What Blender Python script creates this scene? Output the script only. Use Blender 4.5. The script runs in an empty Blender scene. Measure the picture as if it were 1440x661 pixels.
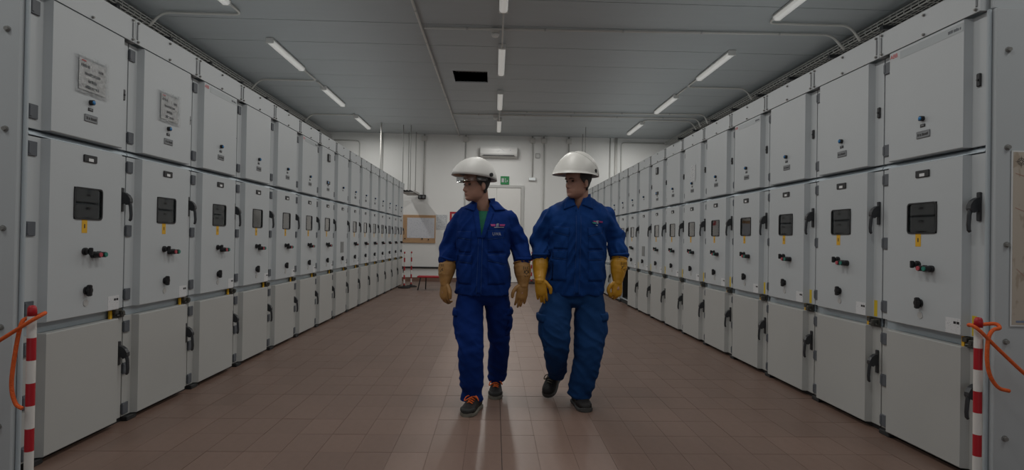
import bpy, math, random
import numpy as np
from mathutils import Vector, Matrix, noise
from mathutils.bvhtree import BVHTree
random.seed(7)
scene = bpy.context.scene
COL = scene.collection
PI = math.pi

# ------------------------------------------------------------------ camera
CAM_H = 1.248
yaw, pitch, roll = 0.0303, 0.0075, 0.0164
R0 = Vector((math.cos(yaw), -math.sin(yaw), 0)); F0 = Vector((math.sin(yaw), math.cos(yaw), 0)); UPZ = Vector((0, 0, 1))
Fw = F0 * math.cos(pitch) + UPZ * math.sin(pitch); U0 = -F0 * math.sin(pitch) + UPZ * math.cos(pitch)
Rr = R0 * math.cos(roll) + U0 * math.sin(roll); Uu = U0 * math.cos(roll) - R0 * math.sin(roll)
cd = bpy.data.cameras.new('camera'); cam = bpy.data.objects.new('camera', cd); COL.objects.link(cam)
m = Matrix((Rr, Uu, -Fw)).transposed().to_4x4(); m.translation = (0, 0, CAM_H); cam.matrix_world = m
cd.sensor_width = 36; cd.sensor_fit = 'HORIZONTAL'; cd.lens = 20.0; cd.clip_start = .05
scene.camera = cam

# ------------------------------------------------------------------ world, exposure
world = bpy.data.worlds.new('world'); scene.world = world; world.use_nodes = True
bg = world.node_tree.nodes['Background']; bg.inputs[0].default_value = (.86, .94, 1, 1); bg.inputs[1].default_value = 1.5
scene.view_settings.view_transform = 'Standard'; scene.view_settings.look = 'None'
scene.view_settings.gamma = 1; scene.view_settings.use_curve_mapping = False
scene.view_settings.exposure = -1.55
TUBE_POWER = 67      # watts of each ceiling tube light
TUBE_GLOW = .48     # brightness of the diffuser itself

# ------------------------------------------------------------------ materials
MATS = {}
def mat(name, col, rough=.5, metal=0., var=.06, scale=6., bump=0., bscale=40., spec=.5, trans=0., emit=None, estr=0., stretch=None, island=0.):
    if name in MATS: return MATS[name]
    m = bpy.data.materials.new(name); m.use_nodes = True; nt = m.node_tree; N = nt.nodes; L = nt.links
    p = N['Principled BSDF']
    p.inputs['Roughness'].default_value = rough; p.inputs['Metallic'].default_value = metal
    p.inputs['Specular IOR Level'].default_value = spec
    tc = N.new('ShaderNodeTexCoord'); mp = N.new('ShaderNodeMapping')
    if stretch: mp.inputs['Scale'].default_value = stretch
    L.new(tc.outputs['Object'], mp.inputs['Vector'])
    nz = N.new('ShaderNodeTexNoise'); nz.inputs['Scale'].default_value = scale; nz.inputs['Detail'].default_value = 5
    L.new(mp.outputs['Vector'], nz.inputs['Vector'])
    mx = N.new('ShaderNodeMix'); mx.data_type = 'RGBA'
    c = np.array(col)
    mx.inputs['A'].default_value = (*np.clip(c * (1 - var), 0, 1), 1); mx.inputs['B'].default_value = (*np.clip(c * (1 + var), 0, 1), 1)
    L.new(nz.outputs['Fac'], mx.inputs['Factor'])
    out = mx.outputs['Result']
    if island:
        g = N.new('ShaderNodeNewGeometry'); oi = N.new('ShaderNodeObjectInfo'); ad = N.new('ShaderNodeMath'); ad.operation = 'ADD'
        L.new(g.outputs['Random Per Island'], ad.inputs[0]); L.new(oi.outputs['Random'], ad.inputs[1])
        fr = N.new('ShaderNodeMath'); fr.operation = 'FRACT'; L.new(ad.outputs[0], fr.inputs[0])
        mr = N.new('ShaderNodeMapRange'); mr.inputs['To Min'].default_value = 1 - island; mr.inputs['To Max'].default_value = 1 + island
        L.new(fr.outputs[0], mr.inputs['Value'])
        hs = N.new('ShaderNodeHueSaturation'); L.new(mr.outputs[0], hs.inputs['Value']); L.new(out, hs.inputs['Color']); out = hs.outputs['Color']
    L.new(out, p.inputs['Base Color'])
    if bump:
        n2 = N.new('ShaderNodeTexNoise'); n2.inputs['Scale'].default_value = bscale; n2.inputs['Detail'].default_value = 4
        L.new(mp.outputs['Vector'], n2.inputs['Vector'])
        b = N.new('ShaderNodeBump'); b.inputs['Strength'].default_value = bump; b.inputs['Distance'].default_value = .01
        L.new(n2.outputs['Fac'], b.inputs['Height']); L.new(b.outputs['Normal'], p.inputs['Normal'])
    if trans: p.inputs['Transmission Weight'].default_value = trans; p.inputs['IOR'].default_value = 1.3
    if emit: p.inputs['Emission Color'].default_value = (*emit, 1); p.inputs['Emission Strength'].default_value = estr
    MATS[name] = m
    return m

def print_mat(name, paper, ink, sx, sy, amt=.5, rough=.6):
    """paper carrying rows of small print: wave rows broken up by noise"""
    m = bpy.data.materials.new(name); m.use_nodes = True; nt = m.node_tree; N = nt.nodes; L = nt.links
    p = N['Principled BSDF']; p.inputs['Roughness'].default_value = rough
    tc = N.new('ShaderNodeTexCoord'); mp = N.new('ShaderNodeMapping'); mp.inputs['Scale'].default_value = (sx, sx, sy)
    L.new(tc.outputs['Object'], mp.inputs['Vector'])
    v = N.new('ShaderNodeTexNoise'); v.inputs['Scale'].default_value = 1; v.inputs['Detail'].default_value = 2; L.new(mp.outputs['Vector'], v.inputs['Vector'])
    r = N.new('ShaderNodeValToRGB'); r.color_ramp.elements[0].position = amt; r.color_ramp.elements[1].position = amt + .06
    r.color_ramp.elements[0].color = (*paper, 1); r.color_ramp.elements[1].color = (*ink, 1)
    L.new(v.outputs['Fac'], r.inputs['Fac']); L.new(r.outputs['Color'], p.inputs['Base Color'])
    return m

CAB = mat('cabinet_grey_paint', (.50, .53, .545), .42, var=.025, scale=3, bump=.03, bscale=400)
FRAME = mat('frame_zinc', (.43, .49, .53), .4, .25, var=.05)
DARKIN = mat('inside_shade_black', (.012, .012, .013), .8)
HINGE = mat('hinge_grey_plastic', (.10, .11, .125), .5)
BLACK = mat('black_plastic', (.012, .012, .014), .4)
HANDLE = mat('handle_dark_grey', (.028, .03, .034), .38)
YELLOW = mat('yellow_tape', (.72, .40, .012), .5, var=.1, scale=30)
WHITE = mat('white_label', (.72, .73, .73), .5)
GREYPL = mat('engraved_plate', (.20, .21, .22), .45, .3)
LAMPBLUE = mat('blue_lamp_lens', (.04, .22, .50), .2)
REDBTN = mat('red_button', (.45, .07, .09), .35)
GRNBTN = mat('green_button', (.02, .20, .15), .35)
STEEL = mat('steel_bolt', (.27, .27, .26), .45, .3)
PLINTH = mat('plinth_black', (.015, .015, .016), .7)
WALLM = mat('wall_white_paint', (.80, .80, .78), .8, var=.035, scale=1.2, bump=.05, bscale=120)
SIDEW = mat('wall_grey_paint', (.45, .45, .44), .85, var=.04)
CEILM = mat('ceiling_panel_grey', (.41, .44, .455), .5, var=.05, scale=1.5, stretch=(1, 6, 1))
GAP = mat('joint_dark', (.03, .03, .032), .9)
TILE = mat('floor_tile_terracotta', (.185, .118, .092), .40, var=.14, scale=5, bump=.06, bscale=60, island=.07)
TILEW = mat('floor_tile_worn', (.205, .135, .107), .37, var=.10, scale=5, bump=.05, bscale=60, island=.06)
GROUT = mat('floor_grout', (.20, .145, .122), .9, var=.2, scale=20)
BASEB = mat('baseboard_brown', (.20, .115, .085), .5, var=.1)
GALV = mat('galvanised_conduit', (.48, .48, .46), .5, 0., var=.1, scale=20)
PVC = mat('white_conduit', (.62, .61, .58), .5, var=.05)
TRAYM = mat('tray_zinc', (.46, .455, .43), .55, .0, var=.15, scale=12)
CABLE = mat('cable_black', (.03, .03, .03), .6)
DOORM = mat('door_white', (.80, .79, .76), .5, var=.02)
RED = mat('red_plastic', (.42, .012, .022), .4, var=.08, scale=12)
PWHITE = mat('post_white', (.72, .70, .67), .45, var=.06, scale=14)
ROPE = mat('orange_rope', (.72, .115, .018), .7, var=.25, scale=60, bump=.5, bscale=150)
RUBBER = mat('rubber_black', (.018, .018, .018), .8)
WOOD = mat('pinboard_wood', (.50, .31, .17), .55, var=.2, scale=8, stretch=(1, 1, 6))
DIFFUSER = mat('tube_diffuser', (.9, .9, .88), .4, emit=(1, .985, .93), estr=TUBE_GLOW)
HOUSING = mat('light_housing', (.45, .45, .44), .5)
ACW = mat('air_conditioner_white', (.70, .70, .68), .35)
EXITG = mat('exit_green', (.012, .22, .06), .45)
SKIN = mat('skin', (.40, .215, .155), .5, var=.16, scale=22, bump=.08, bscale=160)
HAIRM = mat('hair_dark', (.025, .02, .017), .6, var=.4, scale=90)
JACK1 = mat('jacket_royal_blue', (.0045, .027, .155), .85, spec=.12, var=.22, scale=7, bump=.35, bscale=22)
TROU1 = mat('trousers_royal_blue', (.004, .024, .145), .85, spec=.12, var=.22, scale=7, bump=.3, bscale=20)
JACK2 = mat('jacket_faded_blue', (.006, .038, .165), .85, spec=.12, var=.22, scale=7, bump=.35, bscale=22)
TROU2 = mat('trousers_faded_blue', (.009, .041, .132), .88, spec=.12, var=.25, scale=6, bump=.3, bscale=20)
SEAM = mat('stitched_seam', (.012, .055, .22), .8)
SHIRT = mat('green_shirt', (.008, .14, .075), .8, bump=.2, bscale=60)
GLOVE1 = mat('glove_dirty_tan', (.33, .17, .05), .5, var=.45, scale=13, bump=.25, bscale=40)
GLOVE2 = mat('glove_amber', (.50, .245, .012), .42, var=.2, scale=12, bump=.15, bscale=40)
SHOE = mat('shoe_black_leather', (.016, .015, .015), .6, spec=.25, var=.3, scale=25, bump=.3, bscale=120)
SHOEG = mat('shoe_grey_panel', (.03, .03, .029), .65, spec=.25)
SOLE = mat('shoe_sole', (.15, .14, .115), .75, var=.2, scale=30)
SOLED = mat('shoe_sole_dark', (.05, .05, .048), .75)
LACE = mat('lace_orange', (.75, .13, .015), .7)
LACED = mat('lace_brown', (.11, .10, .075), .7)
HELM = mat('helmet_white', (.66, .65, .62), .5, var=.05, scale=14)
HELM2 = mat('helmet_off_white', (.60, .59, .555), .5, var=.13, scale=11)
VISOR = mat('visor_cloudy', (.68, .67, .63), .42, var=.08, scale=10)
BRIMIN = mat('brim_underside_tan', (.42, .27, .15), .6)
MAGENTA = mat('logo_magenta', (.33, .035, .16), .7)
TEAL = mat('logo_teal', (.04, .28, .26), .7)
LOGOW = mat('logo_white', (.52, .53, .54), .7)
STAMP = mat('glove_stamp_black', (.02, .017, .012), .6)
LOGORED = mat('logo_red', (.65, .03, .04), .5)
BANDM = mat('brand_band_grey', (.36, .395, .41), .35)
def film(name, tint, rough, gloss, bump=0.):
    m = bpy.data.materials.new(name); m.use_nodes = True; nt = m.node_tree; N = nt.nodes; L = nt.links
    N.remove(N['Principled BSDF']); out = N['Material Output']
    tr = N.new('ShaderNodeBsdfTransparent'); tr.inputs[0].default_value = (*tint, 1)
    gl = N.new('ShaderNodeBsdfGlossy'); gl.inputs['Roughness'].default_value = rough
    fr = N.new('ShaderNodeFresnel'); fr.inputs['IOR'].default_value = 1.5
    mu = N.new('ShaderNodeMath'); mu.operation = 'MULTIPLY_ADD'; mu.use_clamp = True; mu.inputs[1].default_value = gloss; mu.inputs[2].default_value = .01
    L.new(fr.outputs[0], mu.inputs[0]); mx = N.new('ShaderNodeMixShader'); L.new(mu.outputs[0], mx.inputs[0]); L.new(tr.outputs[0], mx.inputs[1]); L.new(gl.outputs[0], mx.inputs[2]); L.new(mx.outputs[0], out.inputs['Surface'])
    if bump:
        nz = N.new('ShaderNodeTexNoise'); nz.inputs['Scale'].default_value = 45; b = N.new('ShaderNodeBump'); b.inputs['Strength'].default_value = bump; b.inputs['Distance'].default_value = .02
        tc = N.new('ShaderNodeTexCoord'); L.new(tc.outputs['Object'], nz.inputs['Vector']); L.new(nz.outputs['Fac'], b.inputs['Height']); L.new(b.outputs[0], gl.inputs['Normal']); L.new(b.outputs[0], fr.inputs['Normal'])
    MATS[name] = m
    return m
PANE = film('window_pane', (.92, .97, .97), .03, 2.2)
SLEEVE = film('clear_sleeve', (.98, .98, .98), .10, .8, .8)
CLEAR = film('clear_lens', (.93, .95, .95), .12, .8)
PAPERN = print_mat('sheet_print', (.62, .62, .60), (.16, .16, .17), 60, 130, .58)
PLANM = print_mat('plan_print', (.66, .67, .71), (.56, .58, .63), 25, 30, .56)
NOTEM = print_mat('notice_print', (.60, .62, .63), (.28, .29, .32), 40, 110, .55)
LABELP = print_mat('label_print', (.66, .67, .68), (.3, .31, .33), 160, 160, .62)
MAPM = print_mat('map_print', (.50, .44, .37), (.40, .33, .26), 18, 10, .56)
IRIS = mat('eye_dark', (.03, .022, .018), .2)
LIP = mat('lips', (.30, .11, .09), .5)

# ------------------------------------------------------------------ mesh helpers
class MB:
    def __init__(s): s.v = []; s.f = []
    def add(s, vs, fs):
        o = len(s.v); s.v += [tuple(map(float, v)) for v in vs]; s.f += [tuple(i + o for i in f) for f in fs]; return s
    def box(s, x0, x1, y0, y1, z0, z1):
        return s.add([(x0, y0, z0), (x1, y0, z0), (x1, y1, z0), (x0, y1, z0), (x0, y0, z1), (x1, y0, z1), (x1, y1, z1), (x0, y1, z1)],
                     [(3, 2, 1, 0), (4, 5, 6, 7), (0, 1, 5, 4), (1, 2, 6, 5), (2, 3, 7, 6), (3, 0, 4, 7)])
    def rbox(s, x0, x1, y0, y1, z0, z1, b):
        """box with bevelled edges (chamfer b) built from three section rings"""
        rings = []
        for z, k in ((z0, b), (z0 + b, 0), (z1 - b, 0), (z1, b)):
            c = b + k
            rings.append([(x0 + c, y0 + k, z), (x1 - c, y0 + k, z), (x1 - k, y0 + c, z), (x1 - k, y1 - c, z), (x1 - c, y1 - k, z), (x0 + c, y1 - k, z), (x0 + k, y1 - c, z), (x0 + k, y0 + c, z)])
        return s.loft(rings)
    def loft(s, rings, cap=True, closed=True):
        n = len(rings[0]); vs = [p for r in rings for p in r]; fs = []
        for i in range(len(rings) - 1):
            for j in range(n if closed else n - 1):
                k = (j + 1) % n
                fs.append((i * n + j, i * n + k, (i + 1) * n + k, (i + 1) * n + j))
        if cap: fs.append(tuple(range(n - 1, -1, -1))); b = (len(rings) - 1) * n; fs.append(tuple(range(b, b + n)))
        return s.add(vs, fs)
    def prism(s, prof, z0, z1):           # profile in xy, extruded in z
        return s.loft([[(x, y, z0) for x, y in prof], [(x, y, z1) for x, y in prof]])
    def prism_x(s, prof, x0, x1):         # profile in yz, extruded in x
        return s.loft([[(x0, y, z) for y, z in prof], [(x1, y, z) for y, z in prof]])
    def prism_y(s, prof, y0, y1):         # profile in xz
        return s.loft([[(x, y1, z) for x, z in prof], [(x, y0, z) for x, z in prof]])
    def tube(s, pts, r, n=8, ry=None, up=None):
        pts = [Vector(p) for p in pts]; k = len(pts)
        rs = r if isinstance(r, (list, tuple)) else [r] * k
        rys = ry if isinstance(ry, (list, tuple)) else ([ry] * k if ry else rs)
        rings = []; u = None
        for i, p in enumerate(pts):
            t = (pts[min(i + 1, k - 1)] - pts[max(i - 1, 0)]).normalized()
            if u is None:
                a = Vector(up) if up else (Vector((0, 0, 1)) if abs(t.z) < .9 else Vector((1, 0, 0)))
                u = (a - t * a.dot(t)).normalized()
            else: u = (u - t * u.dot(t)).normalized()
            w = t.cross(u)
            rings.append([p + u * (math.cos(2 * PI * j / n) * rs[i]) + w * (math.sin(2 * PI * j / n) * rys[i]) for j in range(n)])
        return s.loft(rings)
    def cyl(s, p0, p1, r, n=12, r1=None): return s.tube([p0, p1], [r, r if r1 is None else r1], n)
    def ell(s, c, rad, nu=16, nv=10, rot=None):
        c = Vector(c); vs = []; fs = []
        rot = rot or Matrix.Identity(3)
        for i in range(1, nv):
            th = PI * i / nv
            for j in range(nu):
                ph = 2 * PI * j / nu
                vs.append(c + rot @ Vector((rad[0] * math.sin(th) * math.cos(ph), rad[1] * math.sin(th) * math.sin(ph), rad[2] * math.cos(th))))
        a = len(vs); vs.append(c + rot @ Vector((0, 0, rad[2]))); vs.append(c - rot @ Vector((0, 0, rad[2])))
        for i in range(nv - 2):
            for j in range(nu):
                k = (j + 1) % nu; fs.append((i * nu + j, (i + 1) * nu + j, (i + 1) * nu + k, i * nu + k))
        for j in range(nu):
            k = (j + 1) % nu; fs.append((a, j, k)); fs.append((a + 1, (nv - 2) * nu + k, (nv - 2) * nu + j))
        return s.add(vs, fs)
    def mesh(s, name, mt=None, smooth=False):
        me = bpy.data.meshes.new(name); me.from_pydata(s.v, [], s.f); me.update()
        if mt: me.materials.append(mt)
        if smooth: me.polygons.foreach_set('use_smooth', [len(f) <= 4 for f in s.f])
        return me
    def build(s, name, mt, parent=None, smooth=False): return ob(name, s.mesh(name, mt, smooth), parent)

def ob(name, me, parent=None, loc=None):
    o = bpy.data.objects.new(name, me); COL.objects.link(o)
    if parent: o.parent = parent
    if loc: o.location = loc
    return o
def tag(o, label, cat, group=None):
    o['label'] = label; o['category'] = cat
    if group: o['group'] = group
    return o
def thing(name, label, cat, loc=(0, 0, 0), rz=0, group=None):
    o = bpy.data.objects.new(name, None); COL.objects.link(o); o.location = loc; o.rotation_euler = (0, 0, rz); o.empty_display_size = .1
    return tag(o, label, cat, group)
def struct(o): o['kind'] = 'structure'; return o
def bake(me, mods, name):
    t = bpy.data.objects.new('tmp', me); COL.objects.link(t)
    for kind, kw in mods:
        md = t.modifiers.new(kind, kind)
        for k, v in kw.items(): setattr(md, k, v)
    dg = bpy.context.evaluated_depsgraph_get(); dg.update()
    r = bpy.data.meshes.new_from_object(t.evaluated_get(dg)); r.name = name
    bpy.data.objects.remove(t); return r
def text_mesh(body, size, name='text', mt=None, wide=1.):
    """letters standing in the xz plane, centred on the origin, facing -y"""
    cu = bpy.data.curves.new('t', 'FONT'); cu.body = body; cu.size = size; cu.align_x = 'CENTER'; cu.align_y = 'CENTER'; cu.resolution_u = 2
    t = bpy.data.objects.new('t', cu); COL.objects.link(t)
    dg = bpy.context.evaluated_depsgraph_get(); dg.update()
    me = bpy.data.meshes.new_from_object(t.evaluated_get(dg)); bpy.data.objects.remove(t)
    for v in me.vertices: v.co = (v.co.x * wide, 0, v.co.y)
    me.name = name; me.materials.clear()
    if mt: me.materials.append(mt)
    return me
def bend(p0, p1, p2, r, n=5):
    """points of a rounded corner p0-p1-p2"""
    p0, p1, p2 = map(Vector, (p0, p1, p2)); a = p1 + (p0 - p1).normalized() * r; b = p1 + (p2 - p1).normalized() * r
    return [a * (1 - t) ** 2 + p1 * 2 * t * (1 - t) + b * t * t for t in [i / n for i in range(n + 1)]]
def route(pts, r):
    o = [Vector(pts[0])]
    for i in range(1, len(pts) - 1): o += bend(pts[i - 1], pts[i], pts[i + 1], r)
    return o + [Vector(pts[-1])]

ORD = ['', 'first', 'second', 'third', 'fourth', 'fifth', 'sixth', 'seventh', 'eighth', 'ninth', 'tenth', 'eleventh', 'twelfth', 'thirteenth', 'fourteenth', 'fifteenth', 'sixteenth']

# ------------------------------------------------------------------ room shell
WALLY, REAR, WL, WR, CZ = 16.39, -4.5, -5.35, 5.55, 4.23
flo = struct(MB().box(WL, WR, REAR, WALLY, -.15, -.0025).build('floor', GROUT))
# tiles: columns of .21 x .31, movement joints at x = .059 and every 3 m along the hall
PX, PY = .212, .31
cols = [(.059 + PX * i, .059 + PX * (i + 1)) for i in range(-25, 26)]
rows = []
y = 4.53
for base in (4.53 - 3.0 * 3, 4.53 - 6, 4.53 - 3, 4.53, 7.53, 10.53, 13.53):
    for j in range(10):
        a = base + j * .3
        if a + .3 < WALLY and a > REAR: rows.append((a, a + .3, j == 0))
rest = {0: MB(), 1: MB()}
tile_me = {}
for mt, key in ((TILE, 0), (TILEW, 1)):
    tile_me[key] = MB().add([(0, 0, 0), (1, 0, 0), (1, 1, 0), (0, 1, 0), (0, 0, -.006), (1, 0, -.006), (1, 1, -.006), (0, 1, -.006)],
                            [(0, 1, 2, 3), (0, 4, 5, 1), (1, 5, 6, 2), (2, 6, 7, 3), (3, 7, 4, 0)]).mesh('tile', mt)
ntile = 0
for ci, (x0, x1) in enumerate(cols):
    if x0 < WL or x1 > WR: continue
    key = 1 if (-.6 < x0 and x1 < .72) else 0
    gx = .0045 if abs(x0 - .059) < .01 else .0012
    for (y0, y1, first) in rows:
        gy = .0035 if first else .0012
        lift = random.uniform(-.0006, .0006)
        if 2.7 < y0 < 6.2 and x0 > -2.45 and x1 < 2.62 and ntile < 300:
            t = ob('tile', tile_me[key], flo, (x0 + gx, y0 + gy, lift)); t.scale = (x1 - x0 - gx - .0012, y1 - y0 - gy - .0012, 1); ntile += 1
        else:
            a, b, c, d = x0 + gx, x1 - .0012, y0 + gy, y1 - .0012
            rest[key].add([(a, c, lift), (b, c, lift), (b, d, lift), (a, d, lift), (a, c, -.006), (b, c, -.006), (b, d, -.006), (a, d, -.006)],
                          [(0, 1, 2, 3), (0, 4, 5, 1), (1, 5, 6, 2), (2, 6, 7, 3), (3, 7, 4, 0)])
JOINT = mat('movement_joint_dark', (.035, .03, .026), .9)
MB().box(.0595, .0630, REAR, WALLY - .02, -.0024, -.0012).build('movement_joint', JOINT, flo)
for yj in (-1.47, 1.53, 4.53, 7.53, 10.53, 13.53): MB().box(WL + .1, WR - .1, yj + .0002, yj + .0032, -.0023, -.0011).build('movement_joint', JOINT, flo)
for key, mt in ((0, TILE), (1, TILEW)):
    o = rest[key].build('tile_field', mt, flo); o['kind'] = 'stuff'

wb = struct(MB().box(WL - .2, WR + .2, WALLY, WALLY + .2, -.15, 4.6).build('wall_back', WALLM))
struct(MB().box(WL - .2, WL, REAR, WALLY, -.15, 4.6).build('wall_left', SIDEW))
struct(MB().box(WR, WR + .2, REAR, WALLY, -.15, 4.6).build('wall_right', SIDEW))
# unseen wall behind the camera; its wide gate is added so daylight can enter
gx0, gx1, gz = -3.6, 3.6, 3.5
struct(MB().box(WL - .2, gx0, REAR - .2, REAR, -.15, 4.6).box(gx1, WR + .2, REAR - .2, REAR, -.15, 4.6).box(gx0, gx1, REAR - .2, REAR, gz, 4.6).build('wall_rear', SIDEW))
VX0, VX1, VY0, VY1 = -.80, -.18, 10.12, 10.86
cb = MB()
cb.box(WL - .2, VX0, REAR - .2, WALLY, CZ + .02, CZ + .2).box(VX1, WR + .2, REAR - .2, WALLY, CZ + .02, CZ + .2)
cb.box(VX0, VX1, REAR - .2, VY0, CZ + .02, CZ + .2).box(VX0, VX1, VY1, WALLY, CZ + .02, CZ + .2)
ceil = struct(cb.build('ceiling', GAP))
pan = MB().box(WL, WR, .007, .873, 0, .02).mesh('ceiling_panel', CEILM)
k0 = int((REAR - 7.05) // .88)
for k in range(k0, 12):
    y0 = 7.05 + .88 * k; y1 = y0 + .88
    if y0 > WALLY - .05: break
    if y0 < VY1 and y1 > VY0:
        a, b = max(y0 + .004, VY0), min(y1 - .004, VY1)
        q = MB().box(WL, VX0, y0 + .004, y1 - .004, CZ, CZ + .02).box(VX1, WR, y0 + .004, y1 - .004, CZ, CZ + .02)
        if a > y0 + .004: q.box(VX0, VX1, y0 + .004, a, CZ, CZ + .02)
        if b < y1 - .004: q.box(VX0, VX1, b, y1 - .004, CZ, CZ + .02)
        q.build('ceiling_panel', CEILM, ceil)
    elif y1 > WALLY: MB().box(WL, WR, y0 + .004, WALLY, CZ, CZ + .02).build('ceiling_panel', CEILM, ceil)
    else: ob('ceiling_panel', pan, ceil, (0, y0, CZ))
SHAFT = mat('shaft_sheet', (.62, .62, .62), .7)
sh = MB().box(VX0 - .02, VX0, VY0, VY1, CZ + .02, CZ + .7).box(VX1, VX1 + .02, VY0, VY1, CZ + .02, CZ + .7)
sh.box(VX0 - .02, VX1 + .02, VY0 - .02, VY0, CZ + .02, CZ + .7).box(VX0 - .02, VX1 + .02, VY1, VY1 + .02, CZ + .02, CZ + .7).box(VX0 - .02, VX1 + .02, VY0 - .02, VY1 + .02, CZ + .7, CZ + .72)
sh.build('vent_shaft', SHAFT, ceil)
struct(MB().box(WL, -.74, WALLY - .014, WALLY, 0, .115).box(.82, WR, WALLY - .014, WALLY, 0, .115).build('baseboard_back', BASEB))

# white double door in the end wall
d = struct(MB().box(-.74, -.66, WALLY - .05, WALLY, 0, 2.80).box(.74, .82, WALLY - .05, WALLY, 0, 2.80).box(-.66, .74, WALLY - .05, WALLY, 2.73, 2.80).build('door_1', mat('door_frame_grey', (.55, .55, .53), .5)))
for x0, x1 in ((-.655, .036), (.044, .735)):
    lf = MB().rbox(x0, x1, WALLY - .035, WALLY - .002, .012, 2.725, .004).build('door_leaf', DOORM, d)
    MB().rbox(x0 + .62 if x0 < 0 else x0 + .03, x0 + .66 if x0 < 0 else x0 + .07, WALLY - .075, WALLY - .036, 1.0, 1.16, .006).build('door_handle', BLACK, lf)

# ------------------------------------------------------------------ switchgear cabinets
# local frame: x along the front from the hinge side, -y out of the front, z up
XL, YL, XR, YR = 2.4452, 3.0346, 2.6072, 2.9433
NL, NR, CW, RAISE = 15, 16, .8, .042
LOWER = mat('lower_door_warm_grey', (.445, .45, .435), .45, var=.025, scale=3, bump=.03, bscale=400)  # lower doors a little darker and warmer than the other doors
def door_mesh(z0, z1, name, mt=None):
    pr = [(.006, .03), (.006, 0), (.093, 0), (.106, -RAISE), (.694, -RAISE), (.707, 0), (.794, 0), (.794, .03)]
    rings = []
    for z, k in ((z0, .004), (z0 + .004, 0), (z1 - .004, 0), (z1, .004)):
        rings.append([(x, y + (k if y < 0 else 0), z) for x, y in pr])
    return MB().loft(rings).mesh(name, mt or CAB)
def body_mesh():
    b = MB()
    b.box(.002, .022, .032, 1.3, .06, 2.5).box(.778, .798, .032, 1.3, .06, 2.5).box(.022, .778, 1.28, 1.3, .06, 2.5)
    b.box(.022, .778, .05, 1.28, .06, .08).box(.022, .778, .06, 1.28, .72, .74).box(.022, .778, .06, 1.28, 1.76, 1.78).box(.022, .778, .05, 1.28, 2.48, 2.5)
    return b.mesh('body', CAB)
M = {}
M['body'] = body_mesh()
M['liner'] = MB().box(.023, .777, .9, .92, .082, .718).box(.023, .030, .06, .9, .082, .718).box(.770, .777, .10, .9, .082, .718).box(.03, .77, .06, .9, .710, .718).box(.03, .77, .06, .9, .082, .09).mesh('shade_liner', DARKIN)  # black sheets that paint the shade inside the doorless compartment
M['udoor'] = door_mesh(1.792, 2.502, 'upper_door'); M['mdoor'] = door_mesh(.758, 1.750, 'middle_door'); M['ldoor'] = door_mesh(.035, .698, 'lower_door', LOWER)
def window_door(z0, z1, name, wx0=.283, wx1=.517, wz0=1.323, wz1=1.509):
    b = MB(); e = .004
    def piece(pr, za, zb):
        b.loft([[(x, y + (e if y < 0 else 0), za) for x, y in pr] if za == z0 else [(x, y, za) for x, y in pr]] + ([[(x, y, za + e) for x, y in pr]] if za == z0 else []) + ([[(x, y, zb - e) for x, y in pr]] if zb == z1 else []) + [[(x, y + (e if y < 0 else 0), zb) for x, y in pr] if zb == z1 else [(x, y, zb) for x, y in pr]])
    piece([(.006, .03), (.006, 0), (.093, 0), (.106, -RAISE), (wx0, -RAISE), (wx0, .03)], z0, z1)
    piece([(wx1, .03), (wx1, -RAISE), (.694, -RAISE), (.707, 0), (.794, 0), (.794, .03)], z0, z1)
    piece([(wx0, .03), (wx0, -RAISE), (wx1, -RAISE), (wx1, .03)], z0, wz0)
    piece([(wx0, .03), (wx0, -RAISE), (wx1, -RAISE), (wx1, .03)], wz1, z1)
    return b.mesh(name, CAB)
M['wdoor'] = window_door(.758, 1.750, 'middle_door')
INS = mat('compartment_grey', (.58, .62, .62), .6)
M['viewbox'] = MB().box(.20, .60, .30, .32, 1.2, 1.64).box(.20, .21, .032, .30, 1.2, 1.64).box(.59, .60, .032, .30, 1.2, 1.64).box(.21, .59, .032, .30, 1.2, 1.21).box(.21, .59, .032, .30, 1.63, 1.64).box(.21, .59, .285, .30, 1.425, 1.437).box(.32, .40, .27, .30, 1.25, 1.40).mesh('view_box', INS)
M['bars'] = MB().box(.405, .417, .10, .115, 1.215, 1.625).mesh('breaker_bar', HOUSING)
M['plinth'] = MB().box(.0, .8, .015, 1.28, 0, .06).rbox(.02, .12, -.03, .02, 0, .03, .004).mesh('plinth', PLINTH)
M['rail'] = MB().prism_x([(.004, .762), (.03, .758), (.03, .70), (.02, .694), (.016, .70), (.016, .75)], .03, .77).mesh('lower_rail', FRAME)
M['urail'] = MB().prism_x([(-.008, 1.757), (.03, 1.752), (.03, 1.79), (-.002, 1.772)], .004, .796).mesh('upper_rail', FRAME)
tp = MB().box(.002, .798, -RAISE, -RAISE + .012, 2.508, 2.665).box(.002, .798, -RAISE, .7, 2.65, 2.665).box(.002, .022, -RAISE + .012, .7, 2.508, 2.65).box(.778, .798, -RAISE + .012, .7, 2.508, 2.65)
M['top'] = tp.mesh('top_panel', CAB)
bolt = MB().cyl((0, 0, 0), (0, -.009, 0), .0085, 8).cyl((0, -.009, 0), (0, -.013, 0), .006, 8)
M['bolt'] = bolt.mesh('bolt', STEEL, True)
M['slot'] = MB().rbox(-.006, .006, -.006, 0, -.05, .05, .003).mesh('slot_cover', GREYPL)
M['hinge'] = MB().rbox(-.012, .046, -.010, 0, -.038, .038, .002).rbox(-.013, .004, -.014, .01, -.030, .030, .003).mesh('hinge', HINGE)
M['latch'] = MB().rbox(-.013, .013, -.012, 0, -.036, .036, .004).cyl((0, -.012, 0), (0, -.017, 0), .006, 8).mesh('latch', BLACK)
M['lampb'] = MB().cyl((0, 0, 0), (0, -.02, 0), .016, 14).mesh('lamp_body', BLACK, False)
M['lampl'] = MB().ell((0, -.02, 0), (.0125, .008, .0125), 12, 6).mesh('lamp_lens', LAMPBLUE, True)
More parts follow.
